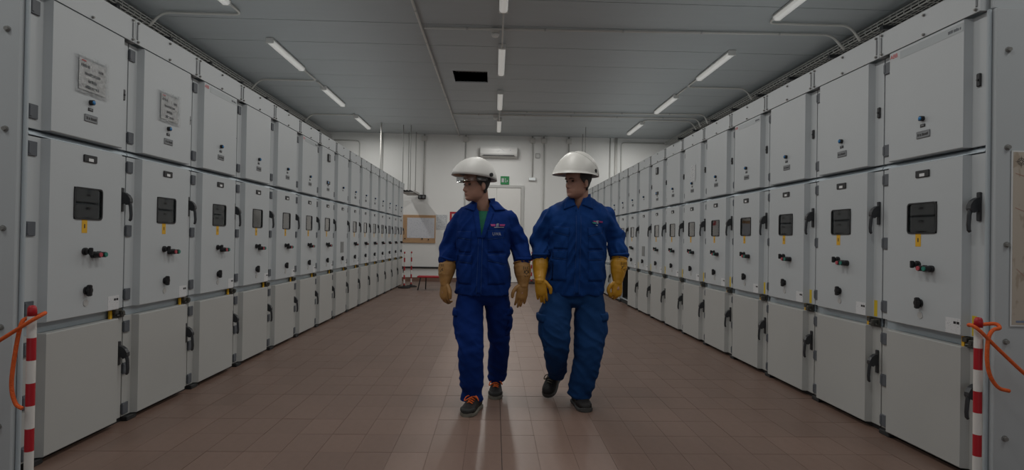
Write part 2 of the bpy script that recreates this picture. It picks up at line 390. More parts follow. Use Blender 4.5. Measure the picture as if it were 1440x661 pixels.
M['tagb'] = MB().rbox(-.02, .02, -.004, 0, -.0095, .0095, .002).mesh('lamp_tag', BLACK)
M['tagt'] = MB().box(-.011, .011, -.0046, -.004, -.002, .0035).mesh('lamp_tag_text', GREYPL)
M['plate'] = MB().rbox(-.054, .054, -.005, 0, -.021, .021, .002).mesh('name_plate', GREYPL)
def strokes(x0, x1, h, name, mt, seed=1):
    """a line of engraving too small to read: short upright strokes"""
    rnd = random.Random(seed); b = MB(); x = x0
    while x < x1:
        w = rnd.uniform(.004, .009); hh = h * rnd.uniform(.7, 1)
        b.box(x, min(x + w, x1), -.0006, 0, -h / 2, -h / 2 + hh); x += w + rnd.choice((.0015, .002, .002, .006))
    return b.mesh(name, mt)
M['platet'] = strokes(-.042, .042, .017, 'name_plate_engraving', BLACK)
M['mplate'] = MB().rbox(-.055, .055, -.008, 0, -.021, .021, .003).mesh('number_plate', BLACK)
M['mplatew'] = MB().box(-.019, .021, -.0086, -.008, -.016, .002).mesh('number_plate_field', WHITE)
def rrect(x0, x1, z0, z1, r, n=4):
    o = []
    for cx, cz, a in ((x1 - r, z1 - r, 0), (x0 + r, z1 - r, 90), (x0 + r, z0 + r, 180), (x1 - r, z0 + r, 270)):
        for i in range(n + 1): t = math.radians(a + 90 * i / n); o.append((cx + r * math.cos(t), cz + r * math.sin(t)))
    return o
def frame_mesh(x0, x1, z0, z1, w, y0, y1, name, mt):
    a, b = rrect(x0, x1, z0, z1, .022), rrect(x0 + w, x1 - w, z0 + w, z1 - w, .016)
    n = len(a); vs = [(x, y1, z) for x, z in a] + [(x, y0, z) for x, z in a] + [(x, y0, z) for x, z in b] + [(x, y1, z) for x, z in b]; fs = []
    for q in range(3):
        for i in range(n): k = (i + 1) % n; fs.append((q * n + i, q * n + k, (q + 1) * n + k, (q + 1) * n + i))
    return MB().add(vs, fs).mesh(name, mt)
M['wframe'] = frame_mesh(-.118, .118, -.094, .094, .008, -.006, 0, 'window_gasket', BLACK)
M['wpane'] = MB().prism_y(rrect(-.1165, .1165, -.0925, .0925, .005), .002, .006).mesh('pane', PANE)
M['yel'] = MB().box(-.022, .022, -.0012, 0, -.04, .04).mesh('caution_strip', YELLOW)
M['yelm'] = MB().box(-.004, .004, -.0018, -.0012, -.012, .012).mesh('caution_mark', BLACK)
M['switch'] = MB().cyl((0, 0, 0), (0, -.012, 0), .022, 14).cyl((0, -.012, 0), (0, -.03, 0), .016, 12).rbox(-.007, .007, -.05, -.028, -.022, .022, .003).mesh('selector_switch', BLACK)
M['btnb'] = MB().cyl((0, 0, 0), (0, -.018, 0), .02, 14).cyl((0, -.018, 0), (0, -.05, 0), .0165, 14).mesh('button_guard', BLACK)
M['btnr'] = MB().cyl((0, -.05, 0), (0, -.056, 0), .0135, 14).mesh('button_cap', REDBTN)
M['btng'] = MB().cyl((0, -.05, 0), (0, -.056, 0), .0135, 14).mesh('button_cap', GRNBTN)
M['lock'] = MB().cyl((0, 0, 0), (0, -.01, 0), .024, 14).rbox(-.012, .012, -.034, -.008, -.034, .034, .005).cyl((0, -.01, 0), (0, -.03, 0), .019, 12).mesh('lock_knob', BLACK)
M['key'] = MB().cyl((0, 0, 0), (0, -.003, 0), .021, 16).mesh('keyhole_cover', HOUSING)
M['wlab'] = MB().box(-.052, .052, -.0012, 0, -.043, .043).mesh('white_label', LABELP)
M['wlabm'] = MB().box(.004, .022, -.0018, -.0012, .012, .026).box(.026, .044, -.0018, -.0012, .012, .026).mesh('label_mark', BLACK)
M['ytag'] = MB().box(-.016, .016, -.0012, 0, -.055, .055).mesh('yellow_tag', mat('yellow_tag', (.70, .50, .02), .5))
hd = MB().rbox(-.013, .013, -.012, 0, -.078, .078, .003)
hd.prism_x([(-.012, .05), (-.028, .046), (-.05, .03), (-.064, .006), (-.066, -.012), (-.058, -.028), (-.04, -.034), (-.03, -.026), (-.012, -.026)], -.015, .015)
hd.tube([(0, -.055, -.018), (0, -.060, -.045), (0, -.064, -.10), (0, -.062, -.128), (0, -.055, -.136)], [.011, .0105, .010, .0095, .008], 8)
M['handle'] = hd.mesh('handle', HANDLE)
lk = MB().box(-.055, .045, -.004, .004, -.03, .03).rbox(-.05, -.02, -.03, -.004, .0, .026, .003).cyl((-.03, -.022, -.012), (.05, -.022, -.012), .006, 8).rbox(.0, .03, -.036, -.004, -.02, .018, .003).cyl((.015, -.04, .002), (.015, -.012, .002), .012, 10).box(-.055, .06, -.012, -.004, -.03, -.024)
M['mech'] = lk.mesh('lock_mechanism', mat('mechanism_metal', (.10, .10, .09), .4, .6, var=.4, scale=30))
M['mechy'] = MB().box(-.075, -.055, -.01, .002, -.028, .028).mesh('yellow_bracket', YELLOW)
M['grille'] = MB().box(-.09, .09, -.004, 0, -.085, .085).mesh('grille_plate', mat('grille_grey', (.22, .23, .23), .4, .3))
M['meter'] = MB().rbox(-.055, .055, -.018, 0, -.055, .055, .005).mesh('panel_meter', BLACK)
M['meterf'] = MB().box(-.035, .035, -.019, -.018, -.035, .035).mesh('meter_face', GREYPL)
M['device'] = MB().rbox(-.065, .065, -.014, 0, -.024, .024, .004).mesh('alarm_unit', BLACK)
M['devicel'] = MB().box(-.05, -.005, -.015, -.014, -.012, .014).mesh('alarm_unit_screen', LAMPBLUE)
M['band'] = MB().box(.20, .690, -.001, 0, -.024, .024).mesh('brand_band', BANDM)
M['logo'] = text_mesh('ABB', .038, 'maker_letters', LOGORED)
M['bandt'] = strokes(-.045, .045, .018, 'type_engraving', HINGE, 5)
BACKPL = MB().box(.1, .7, -.02, .0, 1.0, 1.7)

def cabinet(loc, rz, label, kind='std', brand=False, lower=True):
    c = thing('switchgear_cabinet', label, 'cabinet', loc, rz, 'switchgear cabinets')
    ob('body', M['body'], c); ob('plinth', M['plinth'], c); ob('upper_rail', M['urail'], c)
    t = ob('top_panel', M['top'], c)
    for x, z in ((.4, 2.64), (.4, 2.522), (.028, 2.648), (.772, 2.648), (.028, 2.522), (.772, 2.522)): ob('bolt', M['bolt'], t, (x, -RAISE, z))
    for x in (.022, .776): ob('slot_cover', M['slot'], t, (x, -RAISE, 2.585))
    r = ob('lower_rail', M['rail'], c)
    ob('lock_mechanism', M['mech'], r, (.735, 0, .726)); ob('yellow_bracket', M['mechy'], r, (.735, 0, .726))
    R = -RAISE
    u = ob('upper_door', M['udoor'], c)
    for z in (2.43, 1.88): ob('hinge', M['hinge'], u, (.014, 0, z))
    ob('latch', M['latch'], u, (.752, 0, 2.15))
    if kind == 'meter':
        ob('panel_meter', M['meter'], u, (.40, R, 2.37)); ob('meter_face', M['meterf'], u, (.40, R, 2.37))
        ob('alarm_unit', M['device'], u, (.40, R, 2.015)); ob('alarm_screen', M['devicel'], u, (.40, R, 2.015))
    else:
        ob('lamp_body', M['lampb'], u, (.40, R, 2.015)); ob('lamp_lens', M['lampl'], u, (.40, R, 2.015))
    ob('lamp_tag', M['tagb'], u, (.40, R, 1.973)); ob('lamp_tag_text', M['tagt'], u, (.40, R, 1.973))
    if kind != 'slot':
        ob('name_plate', M['plate'], u, (.405, R, 1.92)); ob('name_plate_engraving', M['platet'], u, (.405, R - .005, 1.92))
    if brand:
        ob('brand_band', M['band'], u, (0, R, 2.462)); ob('maker_letters', M['logo'], u, (.145, R - .0016, 2.470)); ob('type_engraving', M['bandt'], u, (.63, R - .001, 2.462))
    d = ob('middle_door', M['mdoor' if kind == 'slot' else 'wdoor'], c)
    for z in (1.685, 1.262, .842): ob('hinge', M['hinge'], d, (.014, 0, z))
    ob('handle', M['handle'], d, (.762, 0, 1.465))
    ob('number_plate', M['mplate'], d, (.405, R, 1.682)); ob('number_plate_field', M['mplatew'], d, (.405, R, 1.682))
    if kind == 'slot': ob('grille_plate', M['grille'], d, (.41, R, 1.08))
    else:
        v = ob('breaker_compartment', M['viewbox'], c)
        for bx_ in (0, .05): ob('breaker_bar', M['bars'], v, (bx_, 0, 0))
        ob('window_gasket', M['wframe'], d, (.40, R, 1.416)); ob('pane', M['wpane'], d, (.40, R, 1.416))
        ob('caution_strip', M['yel'], d, (.372, R, 1.284)); ob('caution_mark', M['yelm'], d, (.372, R, 1.284))
        ob('selector_switch', M['switch'], d, (.375, R, 1.136))
        for x, b in ((.44, 'btnr'), (.485, 'btng')): ob('button_guard', M['btnb'], d, (x, R, 1.115)); ob('button_cap', M[b], d, (x, R, 1.115))
    ob('lock_knob', M['lock'], d, (.395, R, .905)); ob('keyhole_cover', M['key'], d, (.395, R, .832))
    ob('white_label', M['wlab'], d, (.640, R, .806)); ob('label_mark', M['wlabm'], d, (.640, R, .806))
    ob('yellow_tag', M['ytag'], d, (.735, 0, .818))
    if lower:
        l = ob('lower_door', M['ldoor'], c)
        for z in (.628, .352, .085): ob('hinge', M['hinge'], l, (.014, 0, z))
        ob('handle', M['handle'], l, (.762, 0, .462))
    else: ob('shade_liner', M['liner'], c)
    return c
for k in range(NL):
    w = 'grey switchgear cabinet, %s from the plain bolted end of the row near the pinboard' % ORD[k + 1]
    kind = 'std'
    if k == 6: kind = 'meter'
    if k == 7: kind = 'slot'
    cabinet((-XL, YL + CW * k, 0), PI / 2, w, kind, k in (2, 5))
for k in range(NR):
    w = 'grey switchgear cabinet, %s from the map-covered end panel of its row' % ORD[k + 1]
    kind = 'std'
    if k == 7: kind = 'meter'
    if k == 8: kind = 'slot'
    if k == 10: w = 'grey switchgear cabinet with its lower door missing, eleventh from the map-covered end panel'
    cabinet((XR, YR + CW * (k + 1), 0), -PI / 2, w, kind, k in (0, 3), k != 10)

# end panels of the two rows
def end_panel(side, X, Y, label, bolts):
    e = thing('end_panel', label, 'end panel', (X * side, Y, 0))
    s = side
    def bx(x0, x1, y0, y1, z0, z1): return (min(x0 * s, x1 * s), max(x0 * s, x1 * s), y0, y1, z0, z1)
    MB().rbox(*bx(.008, 1.34, -.045, -.006, 0, 2.508), .004).build('side_sheet', CAB, e)
    MB().rbox(*bx(-.014, .006, -.022, -.004, 0, 2.508), .004).build('corner_strip', mat('strip_pale_grey', (.42, .47, .50), .45), e)
    MB().rbox(*bx(.004, 1.0, -.03, -.006, 2.51, 2.665), .004).build('top_cap', CAB, e)
    for x, z in bolts: ob('bolt', BIGB, e, (x * s, -.045, z))
    return e
BIGB = MB().cyl((0, 0, 0), (0, -.004, 0), .016, 12).cyl((0, -.004, 0), (0, -.016, 0), .011, 6).mesh('bolt', STEEL)
zb = (2.285, 1.772, 1.262, .755, .25)
end_panel(-1, XL, YL, 'plain grey sheet panel with bolts closing the cabinet row by the pinboard', [(.070, z) for z in zb] + [(1.24, z) for z in zb])
end_panel(1, XR, YR, 'grey sheet end panel of a cabinet row, with a map hung on it', [(.070, z) for z in zb] + [(1.24, z) for z in zb])
# map poster on the right end panel
mp = thing('map_poster', 'tan relief map with a compass rose hung on the grey end panel', 'map', (XR + .089, YR - .052, .836))
MB().box(0, .66, .001, .0035, 0, .92).build('sheet', WHITE, mp)
MB().box(.008, .652, 0, .001, .008, .912).build('printed_field', MAPM, mp)
rose = MB()
for i in range(8):
    a = PI / 4 * i; L_ = .034 if i % 2 == 0 else .02
    rose.add([(L_ * math.sin(a), 0, L_ * math.cos(a)), (.007 * math.sin(a + .5), 0, .007 * math.cos(a + .5)), (.007 * math.sin(a - .5), 0, .007 * math.cos(a - .5))], [(0, 1, 2)])
for i in range(24):
    a, b = 2 * PI * i / 24, 2 * PI * (i + 1) / 24
    rose.add([(.02 * math.sin(a), 0, .02 * math.cos(a)), (.02 * math.sin(b), 0, .02 * math.cos(b)), (.017 * math.sin(b), 0, .017 * math.cos(b)), (.017 * math.sin(a), 0, .017 * math.cos(a))], [(0, 1, 2, 3)])
o = rose.build('compass_rose', mat('map_ink', (.14, .12, .10), .6), mp); o.location = (.05, -.001, .862)
for pts in ([(.02, .80), (.12, .77), (.3, .74), (.5, .66), (.65, .64)], [(.02, .62), (.15, .57), (.33, .55), (.6, .48)], [(.03, .3), (.12, .22), (.25, .15), (.4, .12), (.6, .05)]):
    w = .002
    vs = [(a_, 0, b_ - w) for a_, b_ in pts] + [(a_, 0, b_ + w) for a_, b_ in pts]; k = len(pts)
    o = MB().add(vs, [(i, i + 1, k + i + 1, k + i) for i in range(k - 1)]).build('map_road', mat('map_road_red', (.42, .24, .19), .6), mp); o.location = (0, -.0006, 0)
MB().box(.03, .09, -.0008, 0, .02, .03).build('map_caption', mat('map_blue', (.2, .25, .36), .6), mp)

# notes in clear sleeves on the upper doors
def note(side, k, label, portrait=False, sleeve=True):
    if side < 0: loc, rz = (-XL + RAISE + .0015, YL + CW * k, 0), PI / 2
    else: loc, rz = (XR - RAISE - .0015, YR + CW * (k + 1), 0), -PI / 2
    n = thing('taped_note', label, 'note', loc, rz)
    x0, x1, z0, z1 = (.33, .53, 2.02, 2.27) if portrait else (.285, .53, 2.058, 2.275)
    def sheet(x0, x1, z0, z1, y, amp, seed):
        g = MB(); nx, nz = 14, 12; vs = []; fs = []
        for j in range(nz + 1):
            for i in range(nx + 1):
                x = x0 + (x1 - x0) * i / nx; z = z0 + (z1 - z0) * j / nz
                vs.append((x, y - amp * (.5 + .5 * noise.noise(Vector((x * 40 + seed, seed, z * 25)))), z))
        for j in range(nz):
            for i in range(nx): a = j * (nx + 1) + i; fs.append((a, a + 1, a + nx + 2, a + nx + 1))
        return g.add(vs, fs)
    sheet(x0 + .012, x1 - .012, z0 + .018, z1 - .02, -.002, .002, 3).build('sheet', WHITE if sleeve else NOTEM, n, True)
    if sleeve:
        for q_, (xa, xb_, z) in enumerate(((.31, .38, 2.218), (.455, .495, 2.212), (.34, .47, 2.175), (.37, .44, 2.135), (.35, .46, 2.10))):
            ob('note_print', strokes(xa, xb_, .018, 'note_print', GREYPL, q_ + 11), n, (0, -.0048, z))
        MB().box(.315, .35, -.0052, -.0046, 2.242, 2.248).build('note_mark', LOGORED, n)
        sheet(x0 - .006, x1 + .008, z0, z1 + .004, -.009, .006, k + 9).build('clear_sleeve', SLEEVE, n, True)
    return n
note(-1, 0, 'printed note in a clear sleeve on the cabinet beside the bolted end panel')
note(-1, 1, 'printed note in a clear sleeve on the second cabinet from the bolted end')
note(1, 5, 'plain white paper note on an upper door of the map-end cabinet row', True, False)

# ------------------------------------------------------------------ ceiling tube lights and conduits
hs_me = MB().prism_x([(-.05, 0), (-.06, -.02), (-.055, -.035), (.055, -.035), (.06, -.02), (.05, 0)], -.72, .72).mesh('housing', HOUSING)
df_me = MB().prism_x([(-.052, -.035), (-.055, -.05), (-.045, -.075), (-.02, -.088), (.02, -.088), (.045, -.075), (.055, -.05), (.052, -.035)], -.698, .698).mesh('diffuser', DIFFUSER)
ec_me = MB().rbox(-.016, .016, -.058, .058, -.085, -.002, .006).mesh('end_cap', ACW)
ld = bpy.data.lights.new('tube_light', 'AREA'); ld.shape = 'RECTANGLE'; ld.size = 1.36; ld.size_y = .1; ld.energy = TUBE_POWER; ld.color = (1, .985, .95)
ROWS = ((-3.44, 'above the pinboard-side cabinet row'), (.065, 'above the middle of the walkway'), (3.62, 'above the map-end cabinet row'))
YS = [14.72, 12.08, 9.38, 6.56, 3.9, 1.25]  # last two of each row are out of view, added for more light
for x, where in ROWS:
    for i, y in enumerate(YS):
        f = thing('tube_light', '%s lit tube light from the end wall %s' % (ORD[i + 1], where), 'ceiling light', (x, y, CZ), PI / 2, 'ceiling tube lights')
        ob('housing', hs_me, f); ob('diffuser', df_me, f)
        for e in (-.712, .712): ob('end_cap', ec_me, f, (e, 0, 0))
        lo = bpy.data.objects.new('tube_lamp', ld); COL.objects.link(lo); lo.parent = f; lo.location = (0, 0, -.10)

def conduit(pts, label, r=.017, mt=PVC, bendr=.12, clips=True, name='conduit'):
    path = route(pts, bendr)
    o = thing(name, label, 'conduit', tuple(path[0]), 0, 'surface conduits')
    b = Vector(path[0]); MB().tube([p - b for p in path], r, 8).build('pipe', mt, o, True)
    if clips:
        for a, c in zip(pts, pts[1:]):
            a, c = Vector(a), Vector(c); L_ = (c - a).length
            for q in range(1, int(L_ / 1.1) + 1):
                p = a + (c - a) * (q * 1.1 - .5) / L_ - b; t = (c - a).normalized()
                MB().tube([p - t * .012, p + t * .012], r + .005, 8).build('clip', HOUSING, o)
    return o
ZC = CZ - .027
conduit([(-1.08, -2, ZC), (-1.08, 8.0, ZC), (-1.06, WALLY - .02, ZC)], 'long grey conduit running down the ceiling to the end wall', .018)
conduit([(-1.04, 8.02, ZC), (4.70, 7.86, ZC), (4.88, 7.86, 4.0)], 'grey ceiling conduit crossing above the smoke detector to the cable tray')
conduit([(-1.03, 13.55, ZC), (4.80, 13.45, ZC), (4.88, 13.45, 4.0)], 'grey ceiling conduit crossing near the end wall, joined to the long one')
conduit([(.1, 13.2, ZC), (4.80, 13.0, ZC), (4.88, 13.0, 4.0)], 'grey ceiling conduit crossing near the end wall, ending at a walkway light')
for i, (ya, yb) in enumerate(((7.29, 8.66), (12.82, 13.98))):
    conduit([(.065, ya, ZC - .036), (.065, yb, ZC - .036)], 'short grey conduit between walkway tube lights by the %s smoke detector' % ('large' if i == 0 else 'far'), .014, clips=False)
for y, n in ((7.72, 'nearer'), (10.91, 'middle'), (13.92, 'far')):
    conduit([(-3.44, y - (.42 if n != 'middle' else .8) if n != 'far' else y - .10, ZC), (-3.44, y, ZC), (-4.50, y, ZC), (-4.65, y, 4.02)], 'angled conduit from a tube light to the pinboard-side cable tray, %s one' % n, .016, clips=False)
conduit([(-3.44, 10.94, ZC), (-3.44, 11.34, ZC)], 'short conduit joining two tube lights above the pinboard-side row', .014, clips=False)
for y, n in ((7.51, 'nearer'), (10.73, 'middle'), (13.75, 'far')):
    conduit([(3.62, y - (.20 if n != 'middle' else .61) if n != 'far' else y + .2, ZC), (3.62, y, ZC), (4.74, y, ZC), (4.88, y, 4.0)], 'angled conduit from a tube light to the map-side cable tray, %s one' % n, .016, clips=False)
conduit([(3.62, 10.76, ZC), (3.62, 11.34, ZC)], 'short conduit joining two tube lights above the map-side row', .014, clips=False)
for (x, y), n in (((-.04, 8.09), 'nearer'), ((-.03, 13.67), 'far')):
    s = thing('smoke_detector', 'white round smoke detector on the ceiling, %s of two along the walkway' % n, 'smoke detector', (x, y, CZ), 0, 'smoke detectors')
    MB().rbox(-.06, .06, -.06, .06, -.05, 0, .008).build('mounting_box', PVC, s)
    MB().loft([[(r * math.cos(a * PI / 10), r * math.sin(a * PI / 10), z) for a in range(20)] for r, z in ((.055, -.05), (.058, -.075), (.045, -.10), (.02, -.108))]).build('sensor_head', ACW, s, True)

# cable trays above the rows
def tray(side, X, Z, label):
    t = thing('cable_tray', label, 'cable tray', (X, 2.0, Z)); L_ = WALLY - 2.0 - .02
    for e in (-.165, .165):
        for z in (-.028, .012, .05): MB().box(e - .006, e + .006, 0, L_, z - .006, z + .006).build('side_wire', TRAYM, t)
    for e in (-.10, -.05, 0, .05, .10): MB().box(e - .003, e + .003, 0, L_, -.031, -.025).build('floor_wire', TRAYM, t)
    u = MB().box(-.172, .172, -.004, .004, -.038, -.032).box(-.174, -.168, -.004, .004, -.038, .052).box(.168, .174, -.004, .004, -.038, .052).mesh('cross_wire', TRAYM)
    for i in range(int(L_ / .12)): ob('cross_wire', u, t, (0, .06 + .12 * i, 0))
    xb = (WL + .012 if side < 0 else WR - .012) - X
    br = MB().box(min(xb, -.2 * side), max(xb, -.2 * side), -.03, .03, -.09, -.040).mesh('bracket', HANDLE)
    for i in range(12): ob('bracket', br, t, (0, .5 + 1.15 * i, 0))
    for j, (dx, r) in enumerate(((-.115, .028), (-.042, .030), (.034, .026), (.10, .022))):
        c = tag(ob('cable', MB().tube([(X + dx + .004 * math.sin(i * 1.7 + j), 2.1 + i * .7, Z - .012 + r + .004 * (1 + math.sin(i * 2.1 + j))) for i in range(20)], r, 8).mesh('cable', (CABLE, mat('cable_grey', (.12, .12, .115), .6))[j % 2], True)),
                '%s power cable lying in the %s' % (('thick black', 'grey', 'black', 'thin grey')[j] if True else '', 'cable tray above the pinboard-side row' if side < 0 else 'cable tray above the map-side row'), 'cable', 'cables in the trays')
    return t
tray(-1, -4.86, 4.09, 'zinc ladder cable tray under the ceiling above the pinboard-side cabinet row')
tray(1, 5.09, 4.09, 'zinc ladder cable tray under the ceiling above the map-end cabinet row')

# ------------------------------------------------------------------ end wall fittings
W = WALLY
a = thing('air_conditioner', 'white split air conditioner high on the end wall above the door', 'air conditioner', (.075, W, 3.58))
MB().prism_x([(-.002, 0), (-.12, 0), (-.19, .04), (-.215, .10), (-.215, .24), (-.19, .30), (-.002, .31)], -.525, .525).build('casing', ACW, a)
MB().prism_x([(-.125, .004), (-.194, .042), (-.19, .05), (-.12, .012)], -.47, .47).build('air_slot', BLACK, a)
MB().box(-.44, .44, -.2175, -.19, .035, .062).build('air_outlet', BLACK, a)
mk = MB()  # three pale strokes that paint reflected glints on the casing
for (x0, z0, x1, z1) in ((.02, .27, .07, .235), (.075, .235, .15, .18), (-.04, .16, .03, .185)):
    dx, dz = x1 - x0, z1 - z0; l_ = math.hypot(dx, dz); nx, nz = -dz / l_ * .01, dx / l_ * .01
    mk.add([(x0, -.2165, z0), (x1 + nx, -.2165, z1 + nz), (x1, -.2165, z1), (x0 - nx, -.2165, z0 - nz)], [(0, 1, 2, 3)])
mk.build('painted_glint', LOGOW, a)
MB().cyl((.33, -.215, .2), (.33, -.217, .2), .012, 10).build('indicator', mat('indicator_light', (.4, .4, .5), .4), a)
e = thing('exit_sign', 'green and white emergency exit sign above the white door', 'sign', (.265, W, 2.94))
MB().rbox(-.125, .125, -.02, -.002, -.12, .12, .004).build('plate', EXITG, e)
sg = MB().box(-.095, -.03, -.0215, -.02, -.055, .06).box(.005, .02, -.0215, -.02, -.055, .035).add([(.055, -.0215, -.05), (.055, -.0215, .02), (.075, -.0215, -.015)], [(0, 2, 1)])
sg.add([(.02, -.0215, -.055), (.05, -.0215, -.055), (.03, -.0215, -.03), (.02, -.0215, -.03)], [(0, 1, 2, 3)]).add([(.085, -.0215, .02), (.085, -.0215, -.05), (.06, -.0215, -.015)], [(0, 1, 2)]).ell((.012, -.021, .05), (.014, .001, .014), 10, 6)
sg.build('pictogram', LOGOW, e)
p = thing('pinboard', 'wooden pinboard with a large pale plan on the end wall', 'pinboard', (-2.165, W, 1.10))
MB().rbox(-.465, .465, -.03, -.002, 0, .80, .004).build('board', WOOD, p)
MB().box(-.345, .435, -.033, -.031, .14, .72).build('plan_sheet', PLANM, p)
for x, z in ((-.40, .12), (.09, .12), (.27, .10)): MB().cyl((x, -.03, z), (x, -.055, z), .018, 10).build('clip', BLACK, p)
n = tag(MB().rbox(-1.68, -1.37, W - .006, W - .001, 1.49, 1.92, .001).build('notice_sheet', NOTEM), 'white printed notice sheet on the wall beside the pinboard', 'notice')
s = thing('fire_sign', 'small red safety sign on the end wall beside the white notice', 'sign', (-1.19, W, 1.88))
MB().rbox(-.11, .11, -.008, -.001, -.13, .13, .003).build('plate', RED, s); MB().box(-.05, .03, -.009, -.008, -.07, .07).build('pictogram', LOGOW, s)
tr = thing('cable_trunking', 'thin black horizontal trunking low on the end wall under the pinboard', 'trunking', (-1.7, W, .40))
MB().rbox(-1.0, .78, -.04, -.001, -.025, .02, .004).build('cover', BLACK, tr)
el = thing('emergency_light', 'small white emergency light on the end wall right of the door', 'emergency light', (1.05, W, 2.99))
MB().rbox(-.11, .11, -.06, -.001, -.05, .05, .012).build('case', ACW, el); MB().rbox(-.09, .09, -.066, -.06, -.035, .035, .006).build('lens', mat('lens_white', (.85, .88, .88), .3, emit=(.9, 1, 1), estr=.25), el)
jb = thing('junction_box', 'small square grey box outline high on the end wall', 'junction box', (1.20, W, 3.67))
frm = frame_mesh(-.07, .07, -.07, .07, .018, -.03, -.001, 'frame', HOUSING); ob('frame', frm, jb); MB().box(-.055, .055, -.012, -.001, -.055, .055).build('cover', ACW, jb)
sp = thing('spot_lamp', 'black twin spotlight box fixed to the end wall over the pinboard', 'spotlight', (-2.10, W, 2.36))
MB().rbox(-.11, .11, -.09, -.001, 0, .12, .01).build('case', BLACK, sp)
for x in (-.05, .05): MB().cyl((x, -.09, .06), (x, -.12, .05), .035, 12, .04).build('lamp_head', GREYPL, sp, True)
wallc = W - .03
def wall_pipe(x, z0, label, box=True, z1=CZ, y=wallc, r=.016, mt=GALV):
    o = thing('conduit_drop', label, 'conduit', (x, y, z0), 0, 'vertical wall conduits')
    MB().cyl((0, 0, 0), (0, 0, z1 - z0 - .001), r, 8).build('pipe', mt, o, True)
    if box: MB().rbox(-.075, .075, -.045, .028, CZ - z0 - .20, CZ - z0 - .06, .006).build('joint_box', PVC, o)
wall_pipe(-2.06, 2.49, 'vertical conduit dropping to the black spotlight above the pinboard')
wall_pipe(-.87, .12, 'vertical conduit on the end wall left of the white door')
wall_pipe(1.05, 3.04, 'vertical conduit dropping to the small white emergency light')
wall_pipe(1.38, .12, 'vertical conduit on the end wall right of the emergency light')
wall_pipe(2.10, .12, 'vertical conduit on the end wall behind the off-white helmet')
wall_pipe(3.30, .3, 'thin grey vertical conduit beside the thick white pipe', False)
wall_pipe(-3.25, .3, 'white vertical pipe on the end wall behind the pinboard-side row', False)
wall_pipe(3.47, .3, 'thick white vertical pipe on the end wall over the map-end row', False, r=.04, mt=PVC)
conduit([(3.62, wallc, .3), (3.62, wallc, 4.10), (4.88, wallc, 4.10)], 'conduit bent at right angle on the end wall over the map-end row', .016, GALV, .1, False)
conduit([(-3.9, wallc, .3), (-3.9, wallc, 4.0), (-4.62, wallc, 4.0)], 'conduit bent at right angle on the end wall over the pinboard-side row', .016, GALV, .1, False)
# cable tray stub on threaded rods past the end of the left row
ts = thing('tray_stub', 'short cable tray hung on threaded rods at the end of the row', 'cable tray', (-2.32, 15.2, 2.44))
MB().box(-.17, .17, -.13, 1.0, 0, .012).box(-.17, -.158, -.13, 1.0, 0, .07).box(.158, .17, -.13, 1.0, 0, .07).build('tray', TRAYM, ts)
for x, yy in ((-.14, -.08), (.06, -.08), (.06, .9), (-.14, .9)): MB().cyl((x, yy, .0), (x, yy, CZ - 2.44 - .001), .011, 8).build('threaded_rod', STEEL, ts)
for x in (-.09, -.02, .06): MB().tube([(x, -.12, .042), (x + .01, .3, .047), (x, .98, .042)], .028, 8).build('cable_run', CABLE, ts, True)
for x in (-3.0,):
    o = tag(MB().cyl((x, 14.9, 2.7), (x, 14.9, CZ - .001), .018, 8).build('hanger_pipe', PVC, smooth=True), 'white hanger pipe dropping from the ceiling onto the pinboard-side row', 'pipe')
for x in (2.35, 2.42):
    tag(MB().cyl((x, 14.9 + (x - 2.35) * 14, 2.7), (x, 14.9 + (x - 2.35) * 14, CZ - .001), .011, 8).build('threaded_rod', STEEL), 'dark threaded rod hanging from the ceiling behind the off-white helmet, %s' % ('clear of the wall' if x < 2.4 else 'close to the wall'), 'rod', 'hanging rods')

# ------------------------------------------------------------------ barrier posts, rope, bench
def post(x, y, label, h=.90, group='striped barrier posts'):
    t = thing('barrier_post', label, 'barrier post', (x, y, 0), 0, group); r = .0185
    zs = [.03, .115] + [.215 + .1065 * i for i in range(6)] + [h - .048]
    for i in range(len(zs) - 1):
        MB().cyl((0, 0, zs[i]), (0, 0, zs[i + 1]), r, 20).build('red_band' if i % 2 == 0 else 'white_band', RED if i % 2 == 0 else PWHITE, t, False)
    n = 20
    rings = [[(rr * math.cos(2 * PI * j / n), rr * math.sin(2 * PI * j / n), z) for j in range(n)] for rr, z in ((r + .0004, h - .050), (r + .0004, h - .022), (r * .93, h - .010), (r * .65, h - .002), (r * .1, h))]
    MB().loft(rings).build('cap', RED, t, True)
    rings = [[(rr * math.cos(2 * PI * j / n), rr * math.sin(2 * PI * j / n), z) for j in range(n)] for rr, z in ((.15, 0), (.15, .02), (.10, .038), (.035, .045), (.03, .07))]
    MB().loft(rings).build('base', RUBBER, t, True)
    return t
PLX, PRX, PYY = -2.172, 2.402, 2.75
post(PLX, PYY, 'red and white striped post in front of the plain bolted end panel')
post(PRX, PYY, 'red and white striped post in front of the map end panel')
post(-2.22, 14.15, 'thin red and white striped post at the far end of the pinboard-side row')
post(-2.10, 14.5, 'red and white striped post standing nearest the pinboard')
post(1.06, 16.1, 'red and white striped post on the far side, right of the white door')
def spline(pts, n=8):
    P = [Vector(p) for p in pts]; P = [P[0] * 2 - P[1]] + P + [P[-1] * 2 - P[-2]]; o = []
    for i in range(1, len(P) - 2):
        for k in range(n):
            t = k / n; a, b, c, d = P[i - 1:i + 3]
            o.append(.5 * ((2 * b) + (c - a) * t + (2 * a - 5 * b + 4 * c - d) * t * t + (3 * b - a - 3 * c + d) * t ** 3))
    o.append(P[-2]); return o
r = .009
